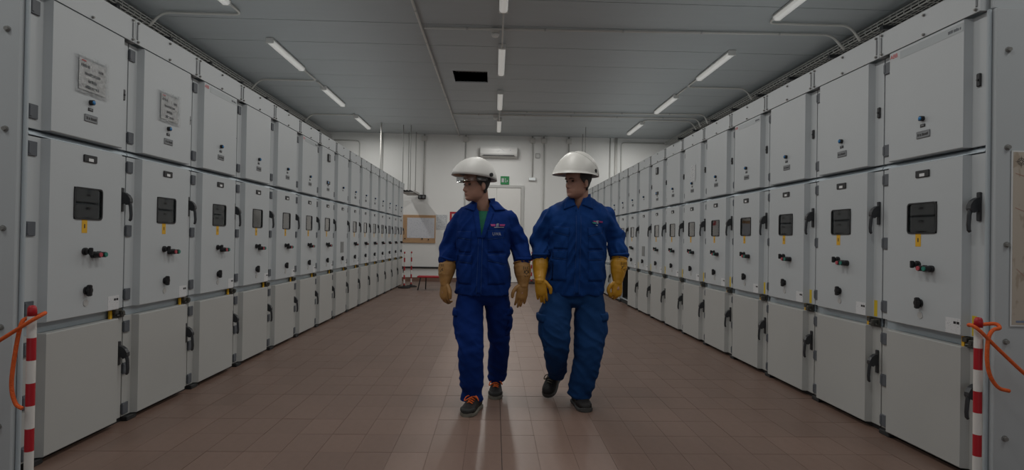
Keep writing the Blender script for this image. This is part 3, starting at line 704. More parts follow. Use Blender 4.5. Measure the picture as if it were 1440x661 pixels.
q = tag(MB().tube(spline([(PLX - .75, PYY - .1, .42), (PLX - .40, PYY - .07, .54), (PLX - .10, PYY - .05, .745), (PLX + .02, PYY - .045, .826), (PLX + .058, PYY - .02, .857), (PLX + .045, PYY + .018, .862), (PLX, PYY + .030, .845), (PLX - .030, PYY + .012, .838), (PLX - .034, PYY - .02, .81), (PLX - .052, PYY - .03, .66), (PLX - .058, PYY - .035, .53), (PLX - .038, PYY - .036, .45), (PLX - .004, PYY - .038, .425)]), r, 8).build('barrier_rope', ROPE, smooth=True), 'orange rope tied to the post by the plain bolted end panel', 'rope')
q = tag(MB().tube(spline([(PRX + .75, PYY - .10, .40), (PRX + .36, PYY - .08, .52), (PRX + .22, PYY - .06, .605), (PRX + .07, PYY - .05, .74), (PRX - .03, PYY - .042, .84), (PRX - .048, PYY - .01, .862), (PRX - .02, PYY + .030, .855), (PRX + .03, PYY + .03, .858), (PRX + .085, PYY + .0, .868), (PRX + .09, PYY - .02, .85), (PRX + .04, PYY - .038, .842), (PRX + .012, PYY - .044, .80), (PRX + .005, PYY - .046, .70), (PRX + .022, PYY - .046, .62), (PRX + .06, PYY - .05, .565), (PRX + .11, PYY - .055, .55)]), r, 8).build('barrier_rope', ROPE, smooth=True), 'orange rope knotted round the post by the map end panel', 'rope')
b = thing('bench', 'low red bench with black splayed legs near the pinboard wall', 'bench', (-1.45, 13.75, 0))
MB().rbox(-.38, .38, -.17, .17, .30, .335, .008).build('seat', RED, b)
for sx in (-1, 1):
    for sy in (-1, 1): MB().tube([(sx * (.30 if sy < 0 else .20), sy * .12, .30), (sx * (.36 if sy < 0 else .21), sy * .15, 0)], .014, 8).build('leg', BLACK, b)

# ------------------------------------------------------------------ people
def ring(cx, cy, z, hw, hd, n=40, e=2.3, back=None):
    o = []
    for j in range(n):
        t = 2 * PI * j / n; c, s = math.cos(t), math.sin(t)
        dd = (back or hd) if s > 0 else hd
        o.append((cx + hw * math.copysign(abs(c) ** (2 / e), c), cy + dd * math.copysign(abs(s) ** (2 / e), s), z))
    return o
def interp_rings(keys, step=.02, n=40, e=2.3):
    ks = np.array(keys, float); z = ks[:, 0]
    zz = np.linspace(z[0], z[-1], max(3, int(abs(z[-1] - z[0]) / step) + 1))
    if z[0] > z[-1]: ks = ks[::-1]; zz = zz[::-1]
    return [ring(*[np.interp(q, ks[:, 0], ks[:, i]) for i in (1, 2)], q, *[np.interp(q, ks[:, 0], ks[:, i]) for i in (3, 4)], n, e) for q in zz]
def chain(mb, pts, rad, rad2=None, n=24, sub=6, up=(0, -1, 0)):
    """smooth tapered limb with rounded ends"""
    P = spline(pts, sub); k = len(P); tt = np.linspace(0, len(pts) - 1, k)
    R1 = list(np.interp(tt, range(len(pts)), rad)); R2 = list(np.interp(tt, range(len(pts)), rad2 or rad))
    d0 = (P[0] - P[1]).normalized(); d1 = (P[-1] - P[-2]).normalized()
    A = [P[0] + d0 * R1[0] * s for s in (.95, .8, .45)]; B = [P[-1] + d1 * R1[-1] * s for s in (.45, .8, .95)]
    f = (.3, .6, .89)
    mb.tube(A + P + B, [R1[0] * q for q in f] + R1 + [R1[-1] * q for q in f[::-1]], n, [R2[0] * q for q in f] + R2 + [R2[-1] * q for q in f[::-1]], up)
def remesh(mb, vox, it, name, mt, fac=.5):
    me = bake(mb.mesh('raw'), [('REMESH', dict(mode='VOXEL', voxel_size=vox, use_smooth_shade=True)), ('SMOOTH', dict(factor=fac, iterations=it))], name)
    me.materials.clear(); me.materials.append(mt); return me
def displace(me, fn):
    me.update(); n = len(me.vertices); co = np.empty(n * 3); me.vertices.foreach_get('co', co); co = co.reshape(-1, 3)
    no = np.empty(n * 3); me.vertices.foreach_get('normal', no); no = no.reshape(-1, 3)
    d = np.array([fn(Vector(c)) for c in co]); co = co + no * d[:, None]
    me.vertices.foreach_set('co', co.ravel()); me.update()
def bvh_of(me): return BVHTree.FromPolygons([v.co.copy() for v in me.vertices], [tuple(p.vertices) for p in me.polygons])
def patch(bvh, quad, nu=10, nv=6, lift=.004, thick=.004, dirv=(0, 1, 0), plane='xz', puff=0., start=-3):
    """quad of 4 (a,b) corners laid on the garment surface, as a thin closed flap"""
    D = Vector(dirv); q = [np.array(c, float) for c in quad]; top = []
    for j in range(nv + 1):
        for i in range(nu + 1):
            u, v = i / nu, j / nv
            c = (q[0] * (1 - u) + q[1] * u) * (1 - v) + (q[3] * (1 - u) + q[2] * u) * v
            o = Vector((c[0], 0, c[1])) if plane == 'xz' else Vector((0, c[0], c[1]))
            hit = bvh.ray_cast(o + D * start, D)
            pt = hit[0] if hit[0] is not None else None
            top.append((pt, puff * math.sin(PI * u) * math.sin(PI * v)))
    good = [t[0] for t in top if t[0] is not None]
    if not good: return MB()
    med = sorted(g.dot(D) for g in good)[len(good) // 3]
    top = [(t if (t is None or abs(t.dot(D) - med) < .06) else None, f_) for t, f_ in top]
    good = [t[0] for t in top if t[0] is not None]
    last = good[0]; vs = []
    for pt, pf in top:
        if pt is None: pt = last
        last = pt; vs.append(pt - D * (lift + pf))
    n = len(vs); vs += [v + D * (lift + thick) for v in vs]; fs = []
    for j in range(nv):
        for i in range(nu):
            a = j * (nu + 1) + i; b, c, d = a + 1, a + nu + 2, a + nu + 1
            fs.append((a, b, c, d)); fs.append((a + n, d + n, c + n, b + n))
    edge = [i for i in range(nu + 1)] + [j * (nu + 1) + nu for j in range(1, nv + 1)] + [nv * (nu + 1) + i for i in range(nu - 1, -1, -1)] + [j * (nu + 1) for j in range(nv - 1, 0, -1)]
    for a, b in zip(edge, edge[1:] + edge[:1]): fs.append((b, a, a + n, b + n))
    return MB().add(vs, fs)
def press(bvh, me, x, z, lift=.005, start=-3):
    """lay flat letters on the front of a garment"""
    for v in me.vertices:
        h = bvh.ray_cast(Vector((v.co.x + x, start, v.co.z + z)), Vector((0, 1, 0)))
        v.co = (v.co.x + x, (h[0].y if h[0] else 0) - lift, v.co.z + z)
    return me

HZ = [0, .012, .03, .05, .075, .10, .12, .14, .165, .19, .21, .225, .235]
HF = [.070, .086, .090, .090, .088, .089, .086, .094, .092, .080, .062, .038, .004]
HB = [.010, .020, .035, .050, .062, .076, .088, .096, .100, .097, .083, .058, .012]
HW = [.020, .038, .052, .060, .066, .071, .073, .075, .076, .072, .060, .040, .004]
def head_pt(z, t, grow=0.):
    f, b, w = np.interp(z, HZ, HF) + grow, np.interp(z, HZ, HB) + grow, np.interp(z, HZ, HW) + grow
    c, s = math.cos(t), math.sin(t); e = 2 / 2.25
    x = w * math.copysign(abs(c) ** e, c); y = (b if s > 0 else f) * math.copysign(abs(s) ** e, s)
    if s < 0 and not grow:
        g = lambda v, m_, sd: math.exp(-((v - m_) / sd) ** 2)
        A = np.interp(z, [.060, .068, .076, .084, .105, .125, .135], [0, .012, .027, .025, .013, .003, 0])
        sg = np.interp(z, [.06, .078, .09, .125], [.016, .015, .011, .008])
        y -= A * g(x, 0, sg)
        for sx in (-1, 1):
            y += .011 * g(x, sx * .031, .016) * g(z, .119, .011)
            y -= .004 * g(x, sx * .046, .02) * g(z, .094, .016)
            y -= .004 * g(x, sx * .030, .022) * g(z, .139, .006)
        y -= .0045 * g(x, 0, .022) * (g(z, .055, .005) + g(z, .044, .005)) - .003 * g(x, 0, .022) * g(z, .0495, .0025)
        y -= .005 * g(x, 0, .02) * g(z, .018, .011); y += .004 * g(x, 0, .03) * g(z, .033, .006)
    return Vector((x, y, z))
def head_xf(chin, turn, tilt, sc):
    """chin = world point straight below the head centre, turn = radians towards image left"""
    return Matrix.Translation(chin) @ Matrix.Rotation(-turn, 4, 'Z') @ Matrix.Rotation(tilt, 4, 'X') @ Matrix.Scale(sc, 4)

def make_head(mb, X):
    n = 72; rings = []
    for z in np.linspace(0, .2345, 70): rings.append([X @ head_pt(z, 2 * PI * j / n) for j in range(n)])
    mb.loft(rings)
    for s in (-1, 1):
        rt = (X.to_3x3().normalized()) @ Matrix.Rotation(s * .35, 3, 'Z')
        mb.ell(X @ Vector((s * .077, .012, .105)), (.010, .022, .033), 14, 10, rt)
        mb.ell(X @ Vector((s * .075, .008, .082)), (.009, .011, .012), 10, 8, rt)

def helmet(parent, X, front, side, back, H, tiltz, mt, visor=None, lens=False, peak=.06, rz=.165):
    def R(ph):   # ph=0 front (-y)
        c = math.cos(ph)
        if c > 0: return (1 / math.sqrt((math.cos(ph) / front) ** 2 + (math.sin(ph) / side) ** 2))
        return (1 / math.sqrt((math.cos(ph) / back) ** 2 + (math.sin(ph) / side) ** 2))
    def pt(ph, th, g=0.):
        pk = peak * max(0, math.cos(ph)) ** 1.3 * max(0, 1 - math.sin(th)) ** 1.6
        r_ = (R(ph) + g) * math.cos(th) + pk; y = -r_ * math.cos(ph); x = r_ * math.sin(ph)
        rim = tiltz * (-y) / .2 - (.010 * max(0, -math.cos(ph)))
        dz = (H + g) * math.copysign(abs(math.sin(th)) ** .92, th)
        return X @ Vector((x, y + .012, rz + rim * math.cos(th) + dz))
    n, nv = 56, 16
    outer = [[pt(2 * PI * j / n, PI / 2 * i / nv * .995) for j in range(n)] for i in range(nv + 1)]
    inner = [[pt(2 * PI * j / n, PI / 2 * i / nv * .995, -.007) for j in range(n)] for i in range(nv + 1)]
    h = ob('hard_hat', None, parent) if False else None
    vs = [p for r_ in outer for p in r_] + [p for r_ in inner for p in r_]; fs = []; o2 = (nv + 1) * n
    for i in range(nv):
        for j in range(n):
            k = (j + 1) % n; a, b, c, d = i * n + j, i * n + k, (i + 1) * n + k, (i + 1) * n + j
            fs.append((a, b, c, d)); fs.append((d + o2, c + o2, b + o2, a + o2))
    for j in range(n): k = (j + 1) % n; fs.append((k, j, j + o2, k + o2))
    fs.append(tuple(range(nv * n, nv * n + n))); fs.append(tuple(range(o2 + nv * n + n - 1, o2 + nv * n - 1, -1)))
    shell = MB().add(vs, fs).build('hard_hat', mt, parent, True)
    # tan lining under the peak
    li = []
    for rr in (-.010, -.055):
        li.append([pt(math.radians(a), .02, rr) for a in range(-62, 63, 4)])
    vs = [p + Vector((0, 0, .003)) for p in li[0]] + [p + Vector((0, 0, .010)) for p in li[1]]; k = len(li[0])
    MB().add(vs, [(i, i + 1, k + i + 1, k + i) for i in range(k - 1)]).build('peak_lining', BRIMIN, shell, True)
    for s in (-1, 1):
        c = pt(s * math.radians(108), .12, .002); d_ = (X.to_3x3() @ Vector((s, .25, 0))).normalized()
        MB().cyl(c - d_ * .002, c + d_ * .009, .0145, 16).build('pivot_knob', BLACK, shell)
    if visor:
        A0, A1 = -118, 118; cnt = 48; rows_ = 10; vs = []; fs = []
        for g in (.006, .0095):
            for i in range(rows_ + 1):
                for j in range(cnt + 1):
                    a = A0 + (A1 - A0) * j / cnt
                    top = .25 + .85 * math.cos(math.radians(a) * .76)
                    vs.append(pt(math.radians(a), top * i / rows_ - .02, g))
        w_ = cnt + 1; o2 = (rows_ + 1) * w_
        for i in range(rows_):
            for j in range(cnt):
                a = i * w_ + j; fs.append((a, a + 1, a + w_ + 1, a + w_)); fs.append((a + o2, a + w_ + o2, a + w_ + 1 + o2, a + 1 + o2))
        edge = list(range(w_)) + [i * w_ + cnt for i in range(1, rows_ + 1)] + [rows_ * w_ + j for j in range(cnt - 1, -1, -1)] + [i * w_ for i in range(rows_ - 1, 0, -1)]
        for a, b in zip(edge, edge[1:] + edge[:1]): fs.append((a, b, b + o2, a + o2))
        MB().add(vs, fs).build('raised_visor', visor, shell, True)
    if lens:
        vs = []; cnt = 30
        for g in (0, .002):
            for zz, rr in ((.160, .150), (.143, .153), (.124, .149)):
                for j in range(cnt + 1):
                    a = math.radians(-95 + 190 * j / cnt)
                    k_ = 1 - .28 * abs(math.sin(a)) ** 2
                    vs.append(X @ Vector(((rr + g) * k_ * math.sin(a), .012 - (rr + g) * math.cos(a), zz + .012 - (.010 if abs(a) > 1.3 and zz < .12 else 0) * -1)))
        w_ = cnt + 1; fs = []; o2 = 3 * w_
        for i in range(2):
            for j in range(cnt): a = i * w_ + j; fs.append((a, a + w_, a + w_ + 1, a + 1)); fs.append((a + o2, a + 1 + o2, a + w_ + 1 + o2, a + w_ + o2))
        edge = list(range(w_)) + [w_ + cnt, 2 * w_ + cnt] + [2 * w_ + j for j in range(cnt - 1, -1, -1)] + [w_]
        for a, b in zip(edge, edge[1:] + edge[:1]): fs.append((b, a, a + o2, b + o2))
        MB().add(vs, fs).build('clear_lens', CLEAR, shell, True)
    return shell

def glove(parent, cuff, mid, wrist, palm_dir, thumb_dir, mt, curl=.25, cr=.066, ring_grip=False, name='glove'):
    """gauntlet glove; palm_dir from wrist to knuckles, thumb_dir sideways towards the thumb, palm faces away from the camera"""
    mb = MB(); cuff, mid, wrist = Vector(cuff), Vector(mid), Vector(wrist)
    chain(mb, [cuff, (cuff + mid) * .5, mid, wrist], [cr, cr * .97, cr * .86, .037], [cr, cr * .95, cr * .84, .032], up=tuple(thumb_dir))
    d = Vector(palm_dir).normalized(); t = Vector(thumb_dir); t = (t - d * t.dot(d)).normalized(); nrm = d.cross(t)
    if nrm.y < 0: nrm = -nrm          # palm side, away from the camera
    def P(a, b, c): return wrist + d * a + t * b + nrm * c
    chain(mb, [P(-.015, 0, 0), P(.03, .002, 0), P(.075, .0, .004)], [.034, .043, .044], [.027, .024, .021], up=tuple(t))
    for off, L_, base in ((.0335, .082, .076), (.0112, .090, .083), (-.0112, .084, .079), (-.0325, .066, .070)):
        pts = []; ang = .12 + curl * .5; p = P(base - .02, off, .002); pts.append(p)
        p = P(base, off, .004); pts.append(p)
        for seg in (.44, .31, .25):
            dirn = d * math.cos(ang) + nrm * math.sin(ang) + t * (.02 if off < 0 else 0.)
            p = p + dirn.normalized() * L_ * seg; pts.append(p); ang += curl * 1.6
        chain(mb, pts, [.0098, .0100, .0098, .0094, .0084], n=12, sub=3)
    if ring_grip: tp = [P(.010, .024, .0), P(.034, .058, -.002), P(.070, .070, .004), P(.104, .050, .014)]
    else: tp = [P(.008, .022, 0), P(.030, .048, -.002), P(.064, .068, -.004), P(.098, .068, .002)]
    chain(mb, tp, [.018, .0160, .0145, .0118], n=12, sub=4)
    me = remesh(mb, .0025, 2, name, mt)
    displace(me, lambda c: .0022 * noise.noise(c * 26) + .003 * max(0, noise.noise(Vector((c.x * 9, c.y * 9, c.z * 34)))) * (1 if c.z > wrist.z else .3))
    g = ob(name, me, parent); g.data.polygons.foreach_set('use_smooth', [True] * len(me.polygons))
    # rolled cuff edge
    ax = (cuff - mid).normalized(); u = (Vector((1, 0, 0)) - ax * ax.x).normalized(); w = ax.cross(u); c0 = cuff + ax * cr * .50
    MB().tube([c0 + u * (cr * .93 * math.cos(a)) + w * (cr * .93 * math.sin(a)) for a in [2 * PI * i / 28 for i in range(29)]], .0055, 8).build('cuff_edge', mt, g, True)
    return g, me

def stamp(parent, me, x, z, s=1.):
    bv = bvh_of(me); b = MB()
    def seg(a, c, w=.0022):
        a, c = np.array(a) * s, np.array(c) * s; dd = c - a; nn = np.array([-dd[1], dd[0]]) / np.linalg.norm(dd) * w
        q = [a + nn, c + nn, c - nn, a - nn]; vs = []
        for k in q:
            h = bv.ray_cast(Vector((x + k[0], -3, z + k[1])), Vector((0, 1, 0)))
            if h[0] is None: return
            vs.append(h[0] + Vector((0, -.0015, 0)))
        b.add(vs, [(0, 1, 2, 3)])
    for a, c in (((-.022, .03), (.02, .03)), ((-.022, .03), (-.022, .012)), ((.02, .03), (.02, .012)), ((-.008, .03), (-.008, .01)), ((.006, .03), (.006, .01)), ((-.024, .008), (.022, .008)),
                 ((-.018, .0), (0, -.026)), ((.018, .0), (0, -.026)), ((-.018, 0), (.018, 0)), ((-.02, -.018), (0, .006)), ((.02, -.018), (0, .006)), ((-.02, -.018), (.02, -.018)), ((-.02, -.032), (.018, -.032)), ((-.014, -.038), (.012, -.038))): seg(a, c)
    if b.v: b.build('black_stamp', STAMP, parent)

def shoe(parent, heel, toe, w, upper, solem, lacem, h=.105, panel=None):
    """low safety shoe from the heel point to the toe point (both on the sole), any pitch"""
    heel, toe = Vector(heel), Vector(toe); ax = toe - heel; L_ = ax.length; ax.normalize()
    sd = Vector((-ax.y, ax.x, 0)).normalized(); up = ax.cross(sd)
    if up.z < 0: up = -up
    def Q(a, b, c): return heel + ax * (a * L_) + sd * b + up * c
    st = [0, .06, .2, .4, .6, .75, .88, .96, 1.0]
    sw = [.45, .68, .74, .72, .92, 1.0, .92, .66, .3]; sh = [.8, .95, 1.0, .98, .72, .56, .5, .40, .2]
    def rg(a, wd, z0, z1, rnd):
        o = []
        n = 22
        for j in range(n):
            t = 2 * PI * j / n; c, s = math.cos(t), math.sin(t)
            o.append(Q(a, wd * math.copysign(abs(c) ** rnd, c), (z0 + z1) / 2 + (z1 - z0) / 2 * math.copysign(abs(s) ** rnd, s)))
        return o
    s = MB().loft([rg(a, w / 2 * k * 1.04 + .002, 0, .026 + (.006 if a > .9 else 0), .35) for a, k in zip(st, sw)])
    u = MB().loft([rg(a, w / 2 * k, .014, .014 + h * hh, .72) for a, k, hh in zip(st, sw, sh)])
    ue = bake(u.mesh('upper'), [('SUBSURF', dict(levels=1))], 'upper'); ue.materials.clear(); ue.materials.append(upper)
    o = ob('shoe', ue, parent); ue.polygons.foreach_set('use_smooth', [True] * len(ue.polygons))
    s.build('sole', solem, o)
    if panel: 
        pn = MB().loft([rg(a, w / 2 * k + .0035, .024, .024 + h * hh * .62, .6) for a, k, hh in zip((.80, .88, .96, 1.002), (1.0, .93, .67, .32), (.6, .56, .48, .3))])
        pn.build('toe_guard', panel, o, True)
    MB().tube([Q(.24, w * .26 * math.cos(t), .012 + h + .006 * math.sin(t * 2)) + ax * (.055 * L_ / .28 * math.sin(t)) for t in [2 * PI * i / 20 for i in range(21)]], .011, 8).build('padded_collar', upper, o, True)
    for i, a in enumerate((.47, .54, .61, .68)):
        hh = .016 + h * np.interp(a, st, sh); wd = w * .22
        MB().tube([Q(a, -wd, hh - .010), Q(a + .02, -wd * .3, hh + .004), Q(a + .035, wd * .3, hh + .004), Q(a + .015, wd, hh - .010)], .0046, 6).build('lace', lacem, o, True)
    hh = .02 + h * .98
    MB().tube(spline([Q(.50, 0, hh - .012), Q(.56, .035, hh - .010), Q(.54, .05, hh - .035), Q(.48, .02, hh - .006), Q(.53, -.04, hh - .012), Q(.60, -.05, hh - .04), Q(.51, 0, hh - .010)]), .0042, 6).build('lace', lacem, o, True)
    return o

def person(P):
    base = thing('person', P['label'], 'person', (P['bx'], P['by'], 0))
    O = Vector((P['bx'], P['by'], 0))
    class Holder: pass
    T = Matrix.Translation(-O)
    def L3(p): return Vector(p) - O
    def keys(k): return [(z, x - O.x, y - O.y, hw, hd) for z, x, y, hw, hd in k]
    X = head_xf(L3(P['chin']), P['turn'], P['tilt'], P['hs'])
    # --- body, one continuous surface
    mb = MB(); make_head(mb, X)
    nb = L3(P['neck'])
    chain(mb, [X @ Vector((0, .030, .075)), X @ Vector((0, .028, .0)) * .6 + nb * .4, nb], [.055, .056, .064], n=28)
    tk = keys(P['torso']); mb.loft(interp_rings([(z, x, y, hw * .84, hd * .80) for z, x, y, hw, hd in tk if z > .9 and z < P['neck'][2] - .02]))
    for side in 'RL':
        sh, el, cu = [L3(p) for p in P['arm' + side]]; wr = L3(P['wrist' + side]); pt = L3(P['tip' + side])
        chain(mb, [sh, el, cu, wr, wr * .7 + pt * .3], [.052, .042, .038, .022, .013], n=20)
        lg = [Vector((x - O.x, y - O.y, z)) for z, x, y, hw, hd in P['leg' + side]]
        chain(mb, lg + [L3(P['ankle' + side])], list(np.interp(np.linspace(0, 1, len(lg)), [0, .35, .7, 1], [.072, .062, .046, .036])) + [.032], n=20)
    mb.ell(L3((P['torso'][0][1], P['torso'][0][2], .90)), (.15, .10, .09), 24, 14)
    body = remesh(mb, .0046, 2, 'body', SKIN, .4)
    bo = ob('body', body, base); body.polygons.foreach_set('use_smooth', [True] * len(body.polygons))
    for s in (-1, 1):
        MB().ell(X @ Vector((s * .031, -.0755, .1185)), (.0125, .009, .0065), 12, 8, X.to_3x3().normalized()).build('eye', IRIS, bo, True)
        MB().tube([X @ Vector((s * a, yy, zz)) for a, yy, zz in ((.014, -.0955, .1335), (.03, -.092, .1375), (.047, -.078, .133))], [.003, .0042, .002], 8).build('eyebrow', HAIRM, bo, True)
    MB().tube([X @ Vector((a, yy, .0495)) for a, yy in ((-.022, -.082), (-.012, -.0905), (0, -.0935), (.012, -.0905), (.022, -.082))], [.001, .0026, .003, .0026, .001], 8).build('mouth', LIP, bo, True)
    # hair below the helmet
    hz = np.linspace(.055, .185, 14); ta = np.linspace(-.42, PI + .42, 40); vs = []; fs = []
    for g in (.009, .001):
        for z in hz:
            for t in ta:
                a = abs(t - PI / 2); zz = max(z, .055 + max(0, a - 1.15) * .10)
                gg = g + .003 * noise.noise(Vector((t * 6, z * 60, 3)))
                vs.append(X @ head_pt(min(zz, .19), t, max(gg, .0008)))
    w_ = len(ta); o2 = len(hz) * w_
    for i in range(len(hz) - 1):
        for j in range(w_ - 1): a = i * w_ + j; fs.append((a, a + 1, a + w_ + 1, a + w_)); fs.append((a + o2, a + w_ + o2, a + w_ + 1 + o2, a + 1 + o2))
    edge = list(range(w_)) + [i * w_ + w_ - 1 for i in range(1, len(hz))] + [(len(hz) - 1) * w_ + j for j in range(w_ - 2, -1, -1)] + [i * w_ for i in range(len(hz) - 2, 0, -1)]
    for a, b in zip(edge, edge[1:] + edge[:1]): fs.append((b, a, a + o2, b + o2))
    MB().add(vs, fs).build('hair', HAIRM, base, True)
    helmet(base, X, **P['helmet'])
    # --- trousers
    tr = MB()
    for side in 'RL':
        lk_ = keys(P['leg' + side]); pts = [Vector((x, y, z)) for z, x, y, hw, hd in lk_]
        tr.loft([[Vector(q) for q in r_] for r_ in leg_rings(lk_)])
    hx, hy, hw, hd = P['hips']
    tr.loft(interp_rings(keys([(P['crotch'], hx, hy, hw * .80, hd * .62), (P['crotch'] + .05, hx, hy, hw * .97, hd * .95), (.92, hx, hy, hw, hd), (1.0, hx, hy, hw * .96, hd * .98)])))
    tm = remesh(tr, .006, 5, 'trousers', P['trm'])
    sd = P['seed']
    def fold(c):
        z = c.z; n1 = noise.noise(Vector((c.x * 7 + sd, c.y * 5, z * 13 + c.x * 8))); n2 = noise.noise(Vector((c.x * 14, c.y * 12 + sd, z * 26 - c.x * 10)))
        k = 1.0 if z > .3 else 1.0 + (.3 - z) * 4.0
        kn = math.exp(-((z - .47) / .10) ** 2)
        n3 = noise.noise(Vector((c.x * 16 + sd, c.y * 14, z * 3.5)))
        a_ = .5 + .4 * kn + max(0, .30 - z) * 3.2
        return .012 * a_ * (.62 - abs(n1) * 2.0) + .004 * n2 * a_ + .005 * n3
    displace(tm, fold)
    to = ob('trousers', tm, base); tm.polygons.foreach_set('use_smooth', [True] * len(tm.polygons))
    bt = bvh_of(tm)
    for (quad, flap, side) in P['cargo']:
        dirv = (side, 0, 0); q = [(a - O.y, b) for a, b in quad]; f = [(a - O.y, b) for a, b in flap]
        pm = patch(bt, q, 8, 10, .004, .008, dirv, 'yz', .016, -2)
        po = pm.build('cargo_pocket', P['trm'], to, True)
        fm = patch(bt, f, 8, 4, .016, .010, dirv, 'yz', .003, -2); fm.build('pocket_flap', P['trm'], to, True)
    # --- jacket
    jk = MB(); jk.loft(interp_rings(tk, .02, 48, 2.4))
    for side in 'RL':
        a, b, c = [L3(p) for p in P['arm' + side]]; r3 = P['armr']
        chain(jk, [a, a * .5 + b * .5, b, b * .4 + c * .6, c], [r3[0], r3[0] * .93, r3[1], r3[2] * 1.02, r3[2]], n=28)
    jm = remesh(jk, .006, 16, 'jacket', P['jam'])
    def foldj(c):
        n1 = noise.noise(Vector((c.x * 8 + sd, c.y * 6, c.z * 9 + abs(c.x - (tk[0][1])) * 14))); n2 = noise.noise(Vector((c.x * 15, c.y * 13, c.z * 22 + sd)))
        arm = 1.25 if abs(c.x - tk[3][1]) > tk[3][3] * .96 else .8
        return (.016 * (.6 - abs(n1) * 2.0) + .006 * n2) * arm
    displace(jm, foldj)
    bj = bvh_of(jm)
    if P.get('vneck'):
        import bmesh
        (ax_, az_), (bx_, bz_), (cx_, cz_) = [(q[0] - O.x, q[1]) for q in P['vneck']]
        bm = bmesh.new(); bm.from_mesh(jm)
        kill = []
        for f in bm.faces:
            c = f.calc_center_median()
            if c.y < tk[2][2] - .02 and c.z > cz_:
                t = (c.z - cz_) / (az_ - cz_); lo, hi = cx_ + (ax_ - cx_) * t, cx_ + (bx_ - cx_) * t
                if lo < c.x < hi: kill.append(f)
        bmesh.ops.delete(bm, geom=kill, context='FACES'); bm.to_mesh(jm); bm.free()
        if not P['shirt']: tk_ = []
        else: tk_ = [(z, x, y, hw_ * .93, hd_ * .93) for z, x, y, hw_, hd_ in tk if z > 1.1]
        if tk_:
          sm = MB(); sm.loft([r_ for r_ in interp_rings(tk_) if r_[0][2] < P['shirt']])
          sh_ = remesh(sm, .006, 3, 'shirt', SHIRT); ob('shirt', sh_, base); sh_.polygons.foreach_set('use_smooth', [True] * len(sh_.polygons))
    jo = ob('jacket', jm, base); jm.polygons.foreach_set('use_smooth', [True] * len(jm.polygons))
    for nm, quad, lift, nu, nv, puff in P['patches']:
        q = [(a - O.x, b) for a, b in quad]
        pm = patch(bj, q, nu, nv, lift, .005, puff=puff); pm.build(nm, P['jam'], jo, True)
        if nm in ('pocket_flap', 'placket'):
            for (a, b) in zip(q, q[1:] + q[:1]):
                if nm == 'placket' and abs(a[1] - b[1]) < .2: continue
                mid = patch(bj, [a, b, (b[0], b[1] + .0025) if nm == 'pocket_flap' else (b[0] + .003, b[1]), (a[0], a[1] + .0025) if nm == 'pocket_flap' else (a[0] + .003, a[1])], 10, 1, lift + .0012, .001)
                mid.build('stitching', SEAM, jo)
    for body_, size, mt_, x, z, wide, lift_ in P['letters']:
        me = press(bj, text_mesh(body_, size, 'chest_letters', mt_, wide), x - O.x, z, lift_); ob('chest_letters', me, jo)
    for mt_, quad in P['marks']:
        patch(bj, [(a - O.x, b) for a, b in quad], 4, 1, .006, .003).build('chest_mark', mt_, jo)
    # collar
    n0 = L3(P['neck']); cz0, cz1 = P['collz']; vs = []; fs = []; K = 36; a0 = P['collopen']
    for g, (rr, zz) in ((0, (P['collr'] + .012, cz0)), (0, (P['collr'] + .006, (cz0 + cz1) / 2)), (0, (P['collr'], cz1)), (0, (P['collr'] - .006, cz1)), (0, (P['collr'] - .002, cz0))):
        for j in range(K + 1):
            t = -PI / 2 + a0 + (2 * PI - 2 * a0) * j / K
            dip = .030 * max(0, -math.sin(t)) ** 2
            vs.append((n0.x + rr * math.cos(t), n0.y + .008 + rr * .92 * math.sin(t), zz - dip))
    for i in range(4):
        for j in range(K): a = i * (K + 1) + j; fs.append((a, a + 1, a + K + 2, a + K + 1))
    MB().add(vs, fs).build('collar', P['jam'], jo, True)
    # cuffs
    for side in 'RL':
        b, c = L3(P['arm' + side][1]), L3(P['arm' + side][2]); ax_ = (c - b).normalized(); u = (Vector((1, 0, 0)) - ax_ * ax_.x).normalized(); w = ax_.cross(u); rr = P['armr'][2]
        e0 = c + ax_ * rr * .45
        MB().tube([e0 + u * rr * (.98 + .05 * math.sin(3 * t + sd)) * math.cos(t) + w * rr * math.sin(t) - ax_ * (.012 * math.sin(2 * t + sd)) for t in [2 * PI * i / 36 for i in range(37)]], .010, 10).build('rolled_cuff', P['jam'], jo, True)
    # --- gloves and shoes
    for side in 'RL':
        g = P['glove' + side]
        go, gm = glove(base, L3(g['cuff']), L3(g['mid']), L3(P['wrist' + side]), g['dir'], g['thumb'], P['glm'], g['curl'], g.get('cr', .066), g.get('ring', False))
        if g.get('stamp'): stamp(go, gm, g['stamp'][0] - O.x, g['stamp'][1])
        s = P['shoe' + side]
        shoe(base, L3(s[0]), L3(s[1]), s[2], *P['shoem'])
    return base

def leg_rings(kk):
    """rings square to the leg line, interpolated along it"""
    pts = [Vector((x, y, z)) for z, x, y, hw, hd in kk]; S = spline(pts, 10); tt = np.linspace(0, len(pts) - 1, len(S)); out = []
    hw = np.interp(tt, range(len(kk)), [k[3] for k in kk]); hd = np.interp(tt, range(len(kk)), [k[4] for k in kk])
    for i, p in enumerate(S):
        t = (S[min(i + 1, len(S) - 1)] - S[max(i - 1, 0)]).normalized(); u = (Vector((1, 0, 0)) - t * t.x).normalized(); w = t.cross(u)
        out.append([p + u * hw[i] * math.copysign(abs(math.cos(a)) ** .88, math.cos(a)) + w * hd[i] * math.copysign(abs(math.sin(a)) ** .88, math.sin(a)) for a in [2 * PI * j / 32 for j in range(32)]])
    return out

